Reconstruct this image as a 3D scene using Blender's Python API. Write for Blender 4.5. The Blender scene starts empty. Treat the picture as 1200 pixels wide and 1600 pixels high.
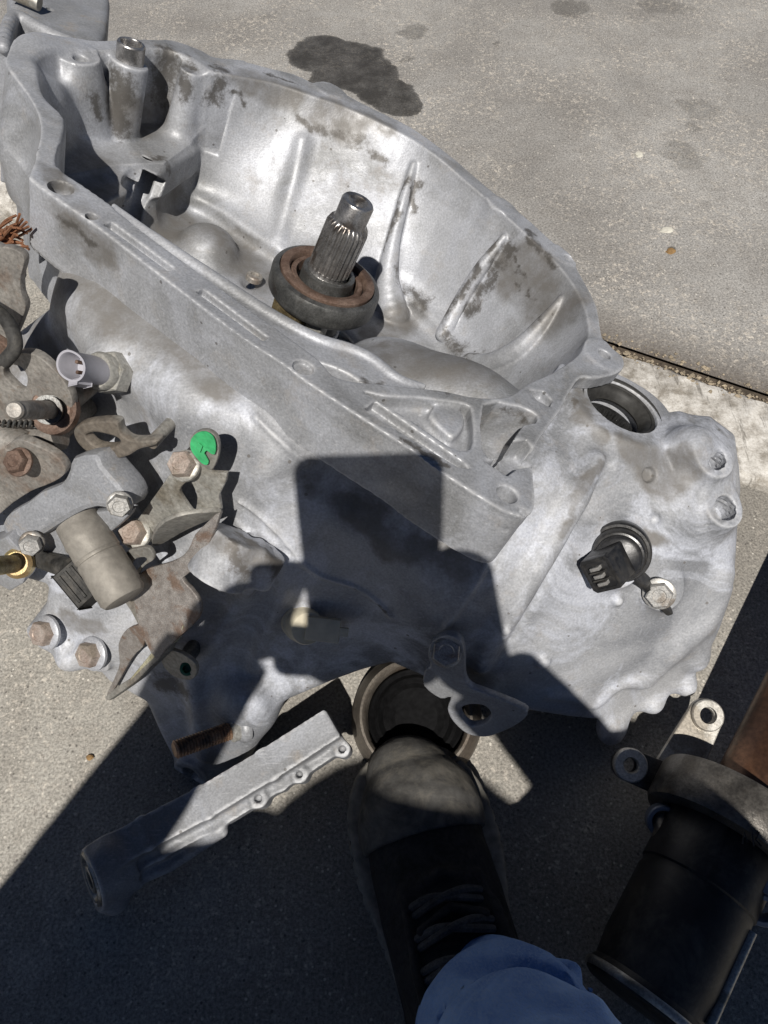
import bpy, bmesh, math, random
import numpy as np
from mathutils import Vector, Matrix
random.seed(4); rng = np.random.default_rng(7)
sc = bpy.context.scene
rad = math.radians

# ------------------------------------------------------------------ camera, sky, sun, exposure
CAM_H = .66; PITCH = rad(57); FPX = 1200.
cam_d = bpy.data.cameras.new('camera'); cam = bpy.data.objects.new('camera', cam_d); sc.collection.objects.link(cam)
cam.location = (0, 0, CAM_H); cam.rotation_euler = (math.pi/2-PITCH, 0, 0)
cam_d.sensor_fit = 'HORIZONTAL'; cam_d.sensor_width = 36; cam_d.lens = 36.
cam_d.clip_start = .005; cam_d.clip_end = 200
sc.camera = cam
C = np.array([0, 0, CAM_H])
CM = np.array([[1, 0, 0], [0, math.sin(PITCH), -math.cos(PITCH)], [0, math.cos(PITCH), math.sin(PITCH)]])   # camera axes in columns
def ray(px, py): return np.array([(px-600)/FPX, (800-py)/FPX, -1.])
SUN = CM @ ray(652, 770); SUN /= np.linalg.norm(SUN)          # direction the light travels
wd = bpy.data.worlds.new('World'); sc.world = wd; wd.use_nodes = True
_n = wd.node_tree.nodes; _l = wd.node_tree.links
sky = _n.new('ShaderNodeTexSky'); sky.sky_type = 'NISHITA'; sky.sun_disc = False
sky.sun_elevation = math.asin(-SUN[2]); sky.sun_rotation = math.atan2(-SUN[0], -SUN[1]); sky.dust_density = 0.; sky.air_density = .32; sky.altitude = 600; sky.ozone_density = 1.5
_n['Background'].inputs['Strength'].default_value = .05
_l.new(sky.outputs[0], _n['Background'].inputs['Color'])
sl = bpy.data.lights.new('sun', 'SUN'); sl.energy = 5.0; sl.angle = rad(.55); sl.color = (1, .955, .89)
so = bpy.data.objects.new('sun', sl); sc.collection.objects.link(so)
so.rotation_euler = Vector(SUN).to_track_quat('-Z', 'Y').to_euler(); so.location = (0, -2, 3)
sc.view_settings.view_transform = 'Standard'; sc.view_settings.look = 'None'
sc.view_settings.exposure = 0; sc.view_settings.gamma = 1; sc.view_settings.use_curve_mapping = False
sc.cycles.max_bounces = 6; sc.cycles.diffuse_bounces = 3; sc.cycles.glossy_bounces = 3

# ------------------------------------------------------------------ frames: gearbox axes u (along flange), v (across), w (input shaft)
NC = np.array([.33, .63, .70]); NC /= np.linalg.norm(NC)
EU = np.array([NC[1], -NC[0], 0]); EU /= np.linalg.norm(EU); EV = np.cross(NC, EU)
OC = ray(475, 570)*.45
GU, GV, GW = CM@EU, CM@EV, CM@NC; GO = CM@OC + C
def L2W(p): p = np.asarray(p, float); return GO + p[..., 0:1]*GU + p[..., 1:2]*GV + p[..., 2:3]*GW
def atw(px, py, w):      # point on plane w
    r = ray(px, py); p = r*((NC@OC+w)/(NC@r)) - OC
    return np.array([p@EU, p@EV, w])
def atv(px, py, v):      # point on plane v
    r = ray(px, py); p = r*((EV@OC+v)/(EV@r)) - OC
    return np.array([p@EU, v, p@NC])
def ground(px, py, z=0.):
    r = CM@ray(px, py); return C + r*((z-CAM_H)/r[2])
def at(px, py, d): return C + CM@(ray(px, py)*d)      # world point at depth d
def W(px, py, v): return L2W(atv(px, py, v))          # world point on gearbox plane v

# ------------------------------------------------------------------ materials
MATS = {}
def nt(name):
    m = bpy.data.materials.new(name); m.use_nodes = True; MATS[name] = m
    t = m.node_tree; return m, t, t.nodes['Principled BSDF']
class G:
    """tiny node-graph helper"""
    def __init__(s, t): s.t = t; s.co = t.nodes.new('ShaderNodeTexCoord')
    def noise(s, scale, detail=6, rough=.6, dist=0, co=None):
        n = s.t.nodes.new('ShaderNodeTexNoise'); n.inputs['Scale'].default_value = scale; n.inputs['Detail'].default_value = detail
        n.inputs['Roughness'].default_value = rough; n.inputs['Distortion'].default_value = dist
        s.t.links.new(co or s.co.outputs['Object'], n.inputs['Vector']); return n.outputs['Fac']
    def vor(s, scale, feat='F1', co=None):
        n = s.t.nodes.new('ShaderNodeTexVoronoi'); n.feature = feat; n.inputs['Scale'].default_value = scale
        s.t.links.new(co or s.co.outputs['Object'], n.inputs['Vector']); return n
    def ramp(s, fac, stops, interp='LINEAR'):
        n = s.t.nodes.new('ShaderNodeValToRGB'); e = n.color_ramp.elements; n.color_ramp.interpolation = interp
        while len(e) < len(stops): e.new(.5)
        for el, (p, c) in zip(e, stops):
            el.position = p; el.color = (c, c, c, 1) if not hasattr(c, '__len__') else (*c, 1)
        s.t.links.new(fac, n.inputs[0]); return n.outputs[0]
    def mix(s, f, a, b, blend='MIX'):
        n = s.t.nodes.new('ShaderNodeMix'); n.data_type = 'RGBA'; n.blend_type = blend
        for sock, v in ((n.inputs[0], f), (n.inputs[6], a), (n.inputs[7], b)):
            if hasattr(v, 'is_linked'): s.t.links.new(v, sock)
            elif hasattr(v, '__len__'): sock.default_value = (*v, 1)
            else: sock.default_value = v
        return n.outputs[2]
    def math(s, op, a, b=0., c=None):
        n = s.t.nodes.new('ShaderNodeMath'); n.operation = op
        for i, v in enumerate((a, b) + ((c,) if c is not None else ())):
            if hasattr(v, 'is_linked'): s.t.links.new(v, n.inputs[i])
            else: n.inputs[i].default_value = v
        return n.outputs[0]
    def bump(s, h, strength=.3, dist=.001, prev=None):
        n = s.t.nodes.new('ShaderNodeBump'); n.inputs['Strength'].default_value = strength; n.inputs['Distance'].default_value = dist
        s.t.links.new(h, n.inputs['Height'])
        if prev: s.t.links.new(prev, n.inputs['Normal'])
        return n.outputs[0]
    def sep(s, v):
        n = s.t.nodes.new('ShaderNodeSeparateXYZ'); s.t.links.new(v, n.inputs[0]); return n.outputs
    def blobs(s, centres, co=None, warp=.02, wscale=40):
        """mask of soft-edged stains: list of (x,y,z,radius); spots on the thing itself"""
        v = co or s.co.outputs['Object']
        nz = s.t.nodes.new('ShaderNodeTexNoise'); nz.inputs['Scale'].default_value = wscale; nz.inputs['Detail'].default_value = 5
        s.t.links.new(v, nz.inputs['Vector'])
        sub = s.t.nodes.new('ShaderNodeVectorMath'); sub.operation = 'SUBTRACT'; s.t.links.new(nz.outputs['Color'], sub.inputs[0]); sub.inputs[1].default_value = (.5, .5, .5)
        sc_ = s.t.nodes.new('ShaderNodeVectorMath'); sc_.operation = 'SCALE'; s.t.links.new(sub.outputs[0], sc_.inputs[0]); sc_.inputs['Scale'].default_value = warp*2
        ad = s.t.nodes.new('ShaderNodeVectorMath'); ad.operation = 'ADD'; s.t.links.new(v, ad.inputs[0]); s.t.links.new(sc_.outputs[0], ad.inputs[1])
        out = None
        def vm(op, a, b=None):
            n = s.t.nodes.new('ShaderNodeVectorMath'); n.operation = op
            for i, x in enumerate((a, b)):
                if x is None: continue
                if hasattr(x, 'is_linked'): s.t.links.new(x, n.inputs[i] if not (op == 'SCALE' and i == 1) else n.inputs['Scale'])
                else: n.inputs[i].default_value = tuple(x)
            return n
        for c in centres:
            if len(c) == 4:
                d = vm('DISTANCE', ad.outputs[0], c[:3]).outputs['Value']; r = c[3]
            else:           # smear along a segment
                a_ = np.array(c[:3]); ba = np.array(c[3:6])-a_; r = c[6]
                pa = vm('SUBTRACT', ad.outputs[0], a_).outputs[0]
                h = s.math('MULTIPLY', vm('DOT_PRODUCT', pa, ba).outputs['Value'], 1/float(ba@ba+1e-9)); h.node.use_clamp = True
                bs = s.t.nodes.new('ShaderNodeVectorMath'); bs.operation = 'SCALE'; bs.inputs[0].default_value = tuple(ba); s.t.links.new(h, bs.inputs['Scale'])
                d = vm('LENGTH', vm('SUBTRACT', pa, bs.outputs[0]).outputs[0]).outputs['Value']
            q = s.math('DIVIDE', d, r)
            out = q if out is None else s.math('MINIMUM', out, q)
        return out      # <1 inside
def setp(b, **k):
    for a, v in k.items():
        a = a.replace('_', ' ')
        s = b.inputs[a]
        s.default_value = (*v, 1) if hasattr(v, '__len__') else v
def metal(name, col, col2, rough=.5, metallic=.6, scale=60, bump=.25, grime=None, grime_amt=.5, bd=.0009):
    """worn metal: two tones mottled, fine pitting, dirt patches with edges of their own"""
    m, t, b = nt(name); g = G(t)
    n1 = g.noise(scale, 8, .65); n2 = g.noise(scale*7, 4, .6); n3 = g.noise(scale*.3, 5, .6, .4)
    c = g.mix(g.ramp(n1, [(.35, 0), (.65, 1)]), col, col2)
    if grime:
        mk = g.ramp(n3, [(.62-.22*grime_amt, 0), (.70-.2*grime_amt, 1)])
        c = g.mix(g.math('MULTIPLY', mk, .75), c, grime)
    c = g.mix(.5, c, g.ramp(n2, [(.3, .2), (.7, .82)]), 'OVERLAY')
    n4 = g.noise(scale*4, 4, .8); c = g.mix(g.ramp(n4, [(.56, 0), (.64, .5)]), c, grime or col)
    t.links.new(c, b.inputs['Base Color'])
    t.links.new(g.ramp(n1, [(.3, max(rough-.1, .05)), (.7, min(rough+.15, 1))]), b.inputs['Roughness'])
    b.inputs['Metallic'].default_value = metallic
    h = g.math('ADD', g.math('MULTIPLY', n2, .5), n1)
    t.links.new(g.bump(h, bump, bd), b.inputs['Normal'])
    return m
def plain(name, col, rough=.5, metallic=0., scale=200, bump=.15, var=.3, bd=.0004, spec=.5, dust=None):
    m, t, b = nt(name); g = G(t); b.inputs['Specular IOR Level'].default_value = spec
    n1 = g.noise(scale, 6, .6); n3 = g.noise(scale*.15, 4, .6)
    dk = tuple(x*(1-var) for x in col); lt = tuple(min(1, x*(1+var)+.01*var) for x in col)
    c = g.mix(g.ramp(g.math('MULTIPLY', g.math('ADD', n1, n3), .5), [(.35, 0), (.65, 1)]), dk, lt)
    if dust: c = g.mix(g.ramp(g.noise(scale*.25, 6, .75, .5), [(.48, 0), (.72, .8)]), c, dust)
    t.links.new(c, b.inputs['Base Color']); b.inputs['Metallic'].default_value = metallic
    t.links.new(g.ramp(n3, [(.3, max(.05, rough-.12)), (.7, min(1, rough+.12))]), b.inputs['Roughness'])
    t.links.new(g.bump(n1, bump, bd), b.inputs['Normal'])
    return m

# ------------------------------------------------------------------ mesh helpers
def mesh_obj(name, verts, faces, mat, parent=None, smooth=True, quads=None):
    me = bpy.data.meshes.new(name)
    me.from_pydata([tuple(v) for v in verts], [], faces); me.update()
    return link(name, me, mat, parent, smooth)
def link(name, me, mat, parent=None, smooth=True, sharp=True):
    o = bpy.data.objects.new(name, me); sc.collection.objects.link(o)
    if mat: me.materials.append(MATS[mat] if isinstance(mat, str) else mat)
    if smooth:
        me.polygons.foreach_set('use_smooth', np.ones(len(me.polygons), bool))
        if sharp: me.set_sharp_from_angle(angle=rad(38))
    if parent is not None: o.parent = parent; set_origin(o, parent)
    return o
def world_of(o):
    m = Vector((0, 0, 0))
    while o is not None: m = m + o.location; o = o.parent
    return m
def set_origin(o, parent):      # vertices are given in world space; keep them there under the parent
    p = world_of(parent); o.data.transform(Matrix.Translation(-p))
def place_origin(o, at_):       # a top-level mesh gets its origin at its base
    at_ = Vector(at_); o.data.transform(Matrix.Translation(-at_)); o.location = at_
def thing(name, label, cat, loc, group=None):
    o = bpy.data.objects.new(name, None); sc.collection.objects.link(o); o.location = Vector(loc); o.empty_display_size = .02
    return tag(o, label, cat, group)
def tag(o, label, cat=None, group=None):
    o['label'] = label
    if cat: o['category'] = cat
    if group: o['group'] = group
    return o
def frame(axis, up=(0, 0, 1)):
    z = Vector(axis).normalized(); u = Vector(up)
    if abs(z.dot(u.normalized())) > .98: u = Vector((0, 1, 0))
    x = u.cross(z).normalized(); y = z.cross(x)
    return np.array([x, y, z]).T
def lathe(name, prof, p, axis, mat, parent, seg=40, up=(0, 0, 1), mod=None, closed=False):
    """revolve (r, h) profile about axis through p"""
    Fm = frame(axis, up); a = np.linspace(0, 2*np.pi, seg, endpoint=False); V = []; Fc = []
    for i, (r, h) in enumerate(prof):
        rr = np.full(seg, r) if mod is None else mod(a, r, i)
        V += list(np.asarray(p) + (np.stack([rr*np.cos(a), rr*np.sin(a), np.full(seg, h)], 1) @ Fm.T))
    n = len(prof)
    for i in range(n if closed else n-1):
        for j in range(seg):
            k = (j+1) % seg; i2 = (i+1) % n
            Fc.append((i*seg+j, i*seg+k, i2*seg+k, i2*seg+j))
    if not closed:
        Fc.append(tuple(range(seg))[::-1]); Fc.append(tuple((n-1)*seg+j for j in range(seg)))
    return mesh_obj(name, V, Fc, mat, parent)
def hexmod(a, r, i): return r/np.maximum(np.cos((a+math.pi/6) % (math.pi/3) - math.pi/6), .866)
def tube(name, pts, radii, mat, parent, seg=14, caps=True, closed=False):
    pts = np.asarray(pts, float); n = len(pts); radii = np.full(n, radii) if np.isscalar(radii) else np.asarray(radii)
    V = []; Fc = []; prevx = None
    for i in range(n):
        t = pts[min(i+1, n-1)] - pts[max(i-1, 0)] if not closed else pts[(i+1) % n]-pts[i-1]
        t = t/np.linalg.norm(t)
        if prevx is None:
            q = np.array([0, 0, 1.]) if abs(t[2]) < .9 else np.array([1., 0, 0]); x = np.cross(q, t)
        else: x = prevx - t*(prevx@t)
        x /= np.linalg.norm(x); prevx = x; y = np.cross(t, x)
        for j in range(seg):
            a = 2*math.pi*j/seg; V.append(pts[i] + radii[i]*(math.cos(a)*x+math.sin(a)*y))
    for i in range(n if closed else n-1):
        for j in range(seg):
            k = (j+1) % seg; i2 = (i+1) % n; Fc.append((i*seg+j, i*seg+k, i2*seg+k, i2*seg+j))
    if caps and not closed: Fc.append(tuple(range(seg))[::-1]); Fc.append(tuple((n-1)*seg+j for j in range(seg)))
    return mesh_obj(name, V, Fc, mat, parent)
def crom(pts, m=6, closed=True):
    """smooth curve through traced points"""
    P = np.asarray(pts, float); n = len(P); out = []
    for i in range(n if closed else n-1):
        if closed: p0, p1, p2, p3 = P[i-1], P[i], P[(i+1) % n], P[(i+2) % n]
        else: p0, p1, p2, p3 = P[max(i-1, 0)], P[i], P[i+1], P[min(i+2, n-1)]
        for k in range(m):
            t = k/m; out.append(.5*(2*p1+(p2-p0)*t+(2*p0-5*p1+4*p2-p3)*t*t+(3*p1-p0-3*p2+p3)*t**3))
    if not closed: out.append(P[-1])
    return np.array(out)
def plate(name, outline, thick, mat, parent, holes=(), bevel=.0006, bend=None, smooth_in=0):
    """sheet part: outline and holes are lists of 3D points near one plane, extruded to a real thickness away from the camera"""
    P = np.asarray(outline, float); c = P.mean(0); _, _, vt = np.linalg.svd(P-c); nrm = vt[2]
    if nrm @ (C-c) < 0: nrm = -nrm
    x = vt[0]; y = np.cross(nrm, x)
    cu = bpy.data.curves.new(name, 'CURVE'); cu.dimensions = '2D'; cu.fill_mode = 'BOTH'; cu.extrude = thick/2-bevel; cu.bevel_depth = bevel; cu.bevel_resolution = 1; cu.offset = -bevel
    for loop in [P]+[np.asarray(h, float) for h in holes]:
        q = loop-c; sp = cu.splines.new('POLY'); sp.points.add(len(q)-1); sp.use_cyclic_u = True
        for pt, a in zip(sp.points, q): pt.co = (a@x, a@y, 0, 1)
    ob = bpy.data.objects.new('tmp', cu); sc.collection.objects.link(ob)
    me = bpy.data.meshes.new_from_object(ob.evaluated_get(bpy.context.evaluated_depsgraph_get()))
    bpy.data.objects.remove(ob); bpy.data.curves.remove(cu)
    n = len(me.vertices); co = np.empty(n*3, np.float32); me.vertices.foreach_get('co', co); co = co.reshape(-1, 3)
    wv = c + co[:, 0:1]*x + co[:, 1:2]*y + (co[:, 2:3]-thick/2)*nrm
    if bend is not None: wv = bend(wv)
    me.vertices.foreach_set('co', wv.astype(np.float32).ravel()); me.update()
    return link(name, me, mat, parent)
def circ(p, axis, r, n=20, r2=None, up=(0, 0, 1), ang=0):
    Fm = frame(axis, up); a = np.linspace(0, 2*np.pi, n, endpoint=False); r2 = r2 or r
    q = np.stack([r*np.cos(a), r2*np.sin(a)], 1); ca, sa = math.cos(ang), math.sin(ang); q = q@np.array([[ca, sa], [-sa, ca]])
    return np.asarray(p) + q[:, 0:1]*Fm[:, 0] + q[:, 1:2]*Fm[:, 1]
def box(name, p, ax, ay, az, mat, parent, bev=.001):
    """bevelled block centred at p with half-axes ax, ay, az (vectors)"""
    bm = bmesh.new(); bmesh.ops.create_cube(bm, size=2)
    M = Matrix([[ax[0], ay[0], az[0], p[0]], [ax[1], ay[1], az[1], p[1]], [ax[2], ay[2], az[2], p[2]], [0, 0, 0, 1]])
    bm.transform(M); bmesh.ops.bevel(bm, geom=bm.edges[:], offset=bev, segments=2, affect='EDGES', profile=.6)
    bmesh.ops.recalc_face_normals(bm, faces=bm.faces[:])
    me = bpy.data.meshes.new(name); bm.to_mesh(me); bm.free()
    return link(name, me, mat, parent)
def bolt(name, p, axis, r, h, mat, parent, washer=1.45, mat2=None, dish=True):
    """flanged hex head standing on a surface point"""
    o = lathe(name, [(r*.9, 0), (r, .0002), (r, h*.85), (r*.9, h), (r*.62, h*1.0), (r*.55, h*.93 if dish else h*1.02), (.0002, h*.93 if dish else h*1.02)], p, axis, mat, parent, 36, mod=lambda a, q, i: hexmod(a, q, i) if i < 4 else np.full(len(a), q))
    if washer: lathe('washer', [(r*washer, -h*.12), (r*washer, h*.12), (r*washer*.93, h*.2), (r*.95, h*.28)], p, axis, mat2 or mat, o, 32)
    return o

# ------------------------------------------------------------------ solid modelling on a distance grid (castings with fillets)
class Field:
    def __init__(s, lo, hi, h):
        s.lo = np.array(lo); s.h = h; s.n = np.ceil((np.array(hi)-s.lo)/h).astype(int)+1
        s.ax = [s.lo[i]+h*np.arange(s.n[i]) for i in range(3)]
        s.d = np.full(s.n, 1., np.float32)
    def sl(s, lo, hi, pad):
        a = np.clip(np.floor((np.asarray(lo)-pad-s.lo)/s.h).astype(int), 0, s.n-1); b = np.clip(np.ceil((np.asarray(hi)+pad-s.lo)/s.h).astype(int)+1, 1, s.n)
        if np.any(b <= a): return None
        S = tuple(slice(a[i], b[i]) for i in range(3))
        g = [s.ax[i][S[i]].astype(np.float32).reshape([-1 if j == i else 1 for j in range(3)]) for i in range(3)]
        return S, g
    def op(s, fn, lo, hi, k=.003, sub=False):
        r = s.sl(lo, hi, k+3*s.h)
        if r is None: return
        S, g = r; b = fn(*g).astype(np.float32); a = s.d[S]
        if sub: s.d[S] = -smin(-a, b, k)
        else: s.d[S] = smin(a, b, k)
    def cap(s, p, q, r1, r2=None, k=.004, sub=False):
        p = np.asarray(p, float); q = np.asarray(q, float); r2 = r1 if r2 is None else r2; m = max(r1, r2); d = q-p; L = d@d+1e-12
        def f(u, v, w):
            t = np.clip(((u-p[0])*d[0]+(v-p[1])*d[1]+(w-p[2])*d[2])/L, 0, 1)
            return np.sqrt((u-p[0]-t*d[0])**2+(v-p[1]-t*d[1])**2+(w-p[2]-t*d[2])**2)-(r1+(r2-r1)*t)
        s.op(f, np.minimum(p, q)-m, np.maximum(p, q)+m, k, sub)
    def chain(s, P, R, k=.004, sub=False):
        """one swept bead through points (hard union inside, one fillet outside)"""
        P = np.asarray(P, float); R = np.full(len(P), R) if np.isscalar(R) else np.interp(np.linspace(0, 1, len(P)), np.linspace(0, 1, len(R)), R); m = R.max()
        def f(u, v, w):
            o = None
            for i in range(len(P)-1):
                p = P[i]; d = P[i+1]-p; L = d@d+1e-12
                t = np.clip(((u-p[0])*d[0]+(v-p[1])*d[1]+(w-p[2])*d[2])/L, 0, 1)
                b = np.sqrt((u-p[0]-t*d[0])**2+(v-p[1]-t*d[1])**2+(w-p[2]-t*d[2])**2)-(R[i]+(R[i+1]-R[i])*t)
                o = b if o is None else np.minimum(o, b)
            return o
        s.op(f, P.min(0)-m, P.max(0)+m, k, sub)
    def cyl(s, p, q, r1, r2=None, k=.002, sub=False, rnd=.0015):
        """flat-ended cone frustum"""
        p = np.asarray(p, float); q = np.asarray(q, float); r2 = r1 if r2 is None else r2; m = max(r1, r2); d = q-p; L = np.linalg.norm(d); d = d/L
        def f(u, v, w):
            t = (u-p[0])*d[0]+(v-p[1])*d[1]+(w-p[2])*d[2]
            rr = np.sqrt(np.maximum((u-p[0])**2+(v-p[1])**2+(w-p[2])**2-t*t, 0))-(r1+(r2-r1)*np.clip(t/L, 0, 1))
            return -smin(-rr, -np.maximum(-t, t-L), rnd)
        s.op(f, np.minimum(p, q)-m, np.maximum(p, q)+m, k, sub)
    def ell(s, p, r, k=.01, sub=False):
        r = np.asarray(r, float)
        def f(u, v, w):
            q = np.sqrt(((u-p[0])/r[0])**2+((v-p[1])/r[1])**2+((w-p[2])/r[2])**2); return (q-1)*r.min()
        s.op(f, np.asarray(p)-r, np.asarray(p)+r, k, sub)
    def prism_w(s, poly, w0, w1, k=.002, sub=False, rnd=.002, off=0.):
        """polygon in (u,v) extruded between w0 and w1"""
        P = np.asarray(poly)[:, :2]
        def f(u, v, w):
            d2 = poly2(P, u[:, :, 0], v[:, :, 0])[:, :, None]-off
            return -smin(-d2, -np.maximum(w0-w, w-w1), rnd)
        s.op(f, [*(P.min(0)-abs(off)), w0], [*(P.max(0)+abs(off)), w1], k, sub)
    def prism_v(s, poly, v0, v1, k=.002, sub=False, rnd=.002):
        P = np.asarray(poly); P = P[:, [0, 2]] if P.shape[1] == 3 else P
        def f(u, v, w):
            d2 = poly2(P, u[:, 0, :], w[:, 0, :])[:, None, :]
            return -smin(-d2, -np.maximum(v0-v, v-v1), rnd)
        s.op(f, [P[:, 0].min(), v0, P[:, 1].min()], [P[:, 0].max(), v1, P[:, 1].max()], k, sub)
    def mesh(s, sharp=8):
        """naive surface nets -> vertices (gearbox axes), quads"""
        D = s.d; I = D < 0; nx, ny, nz = s.n
        cnt = np.zeros((nx-1, ny-1, nz-1), np.int8)
        for a in (0, 1):
            for b in (0, 1):
                for c in (0, 1): cnt += I[a:nx-1+a, b:ny-1+b, c:nz-1+c]
        act = (cnt > 0) & (cnt < 8); ijk = np.argwhere(act); idx = np.full(act.shape, -1, np.int32); idx[act] = np.arange(len(ijk))
        X, Y, Z = ijk.T; acc = np.zeros((len(ijk), 3), np.float32); num = np.zeros(len(ijk), np.float32)
        cs = [(a, b, c) for a in (0, 1) for b in (0, 1) for c in (0, 1)]
        val = {c: D[X+c[0], Y+c[1], Z+c[2]] for c in cs}
        def grad(c):
            i, j, k = X+c[0], Y+c[1], Z+c[2]
            return np.stack([D[np.minimum(i+1, nx-1), j, k]-D[np.maximum(i-1, 0), j, k], D[i, np.minimum(j+1, ny-1), k]-D[i, np.maximum(j-1, 0), k], D[i, j, np.minimum(k+1, nz-1)]-D[i, j, np.maximum(k-1, 0)]], 1)
        gr_ = {c: grad(c) for c in cs}; ed = []
        for c in cs:
            for ax in range(3):
                if c[ax]: continue
                e = list(c); e[ax] = 1; e = tuple(e); a, b = val[c], val[e]; m = np.nonzero((a < 0) != (b < 0))[0]
                t = (a[m]/(a[m]-b[m])).astype(np.float32); p = np.tile(np.array(c, np.float32), (len(m), 1)); p[:, ax] += t
                g = gr_[c][m]*(1-t)[:, None]+gr_[e][m]*t[:, None]; g /= np.linalg.norm(g, axis=1)[:, None]+1e-9
                acc[m] += p; num[m] += 1; ed.append((m, p, g))
        P = acc/num[:, None]
        for it in range(sharp):                     # pull each vertex onto the planes that meet in its cell: keeps machined edges crisp
            mv = np.zeros_like(P)
            for m, p, g in ed: mv[m] += g*((p-P[m])*g).sum(1)[:, None]
            P = np.clip(P+mv/num[:, None]*1.3, -.2, 1.2)
        acc = P; num = np.ones(len(P))
        V = s.lo + s.h*(ijk+acc/num[:, None]); Q = []
        for ax in range(3):
            o1, o2 = [(1, 2), (2, 0), (0, 1)][ax]
            a = I; sh = [slice(None)]*3; sh2 = [slice(None)]*3; sh[ax] = slice(0, -1); sh2[ax] = slice(1, None)
            A, B_ = a[tuple(sh)], a[tuple(sh2)]; e = np.argwhere(A != B_)
            ok = (e[:, o1] > 0) & (e[:, o2] > 0) & (e[:, o1] < s.n[o1]-1) & (e[:, o2] < s.n[o2]-1); e = e[ok]
            def cell(d1, d2):
                q = e.copy(); q[:, o1] += d1; q[:, o2] += d2; return idx[q[:, 0], q[:, 1], q[:, 2]]
            q = np.stack([cell(-1, -1), cell(0, -1), cell(0, 0), cell(-1, 0)], 1); inside = A[e[:, 0], e[:, 1], e[:, 2]]
            q[~inside] = q[~inside][:, ::-1]; Q.append(q)
        return V, np.concatenate(Q)
    def val(s, p):
        g = (np.asarray(p)-s.lo)/s.h; i = np.floor(g).astype(int)
        if np.any(i < 0) or np.any(i >= s.n-1): return 1.
        f = g-i; o = 0.
        for a in (0, 1):
            for b in (0, 1):
                for c in (0, 1): o += s.d[i[0]+a, i[1]+b, i[2]+c]*(f[0] if a else 1-f[0])*(f[1] if b else 1-f[1])*(f[2] if c else 1-f[2])
        return o
def smin(a, b, k):
    h = np.maximum(k-np.abs(a-b), 0)/k; return np.minimum(a, b)-h*h*k*.25
def poly2(P, x, y):
    """signed distance to a closed polygon"""
    x, y = np.broadcast_arrays(x, y); d = np.full(x.shape, 1e9); ins = np.zeros(x.shape, bool)
    for i in range(len(P)):
        a, b = P[i-1], P[i]; e = b-a; L = e@e+1e-15
        t = np.clip(((x-a[0])*e[0]+(y-a[1])*e[1])/L, 0, 1)
        d = np.minimum(d, (x-a[0]-t*e[0])**2+(y-a[1]-t*e[1])**2)
        if a[1] != b[1]:
            c = ((a[1] <= y) != (b[1] <= y)) & (x < (b[0]-a[0])*(y-a[1])/(b[1]-a[1])+a[0]); ins ^= c
    d = np.sqrt(d); return np.where(ins, -d, d)
def hit(fields, px, py, d0=.3, d1=.95):
    """surface point of the castings seen along a line of sight: (gearbox coords, outward normal in gearbox coords)"""
    r = ray(px, py); prev = 1.
    for d in np.arange(d0, d1, .0008):
        p = r*d-OC; q = np.array([p@EU, p@EV, p@NC]); v = min(f.val(q) for f in fields)
        if v < 0:
            p = r*(d-.0008*(-v)/max(1e-9, prev-v))-OC; q = np.array([p@EU, p@EV, p@NC]); break
        prev = v
    else: return None, None
    F_ = min(fields, key=lambda f: f.val(q)); e = 2*F_.h
    g = np.array([F_.val(q+np.eye(3)[i]*e)-F_.val(q-np.eye(3)[i]*e) for i in range(3)]); g /= np.linalg.norm(g)+1e-9
    return q, g
def dirW(g): return g[0]*GU+g[1]*GV+g[2]*GW
def vnoise(P, scale, seed=0, octs=3):
    """cheap smooth noise on points"""
    r = np.random.default_rng(seed); o = np.zeros(len(P)); a = 1.
    for k in range(octs):
        for j in range(5):
            d = r.normal(size=3); d *= scale*(1.9**k)/np.linalg.norm(d)*r.uniform(.6, 1.4); o += a*np.sin(P@d*6.283+r.uniform(0, 6.28))/5
        a *= .5
    return o
def field_obj(name, F_, mat, parent, lump=.0004, lscale=25, world=False, seed=0, edge=44):
    V, Q = F_.mesh(); V = V+0
    me = bpy.data.meshes.new(name); n = len(V)
    Wv = V if world else L2W(V)
    me.vertices.add(n); me.loops.add(len(Q)*4); me.polygons.add(len(Q))
    me.loops.foreach_set('vertex_index', Q.astype(np.int32).ravel())
    me.polygons.foreach_set('loop_start', np.arange(len(Q), dtype=np.int32)*4)
    me.vertices.foreach_set('co', Wv.astype(np.float32).ravel()); me.update(calc_edges=True)
    nr = np.empty(n*3, np.float32); me.vertices.foreach_get('normal', nr); nr = nr.reshape(-1, 3)
    Wv = Wv + nr*(lump*vnoise(V, lscale, seed))[:, None]
    me.vertices.foreach_set('co', Wv.astype(np.float32).ravel()); me.update()
    o = link(name, me, mat, parent, True, False)
    if edge: me.set_sharp_from_angle(angle=rad(edge))
    return o
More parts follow.
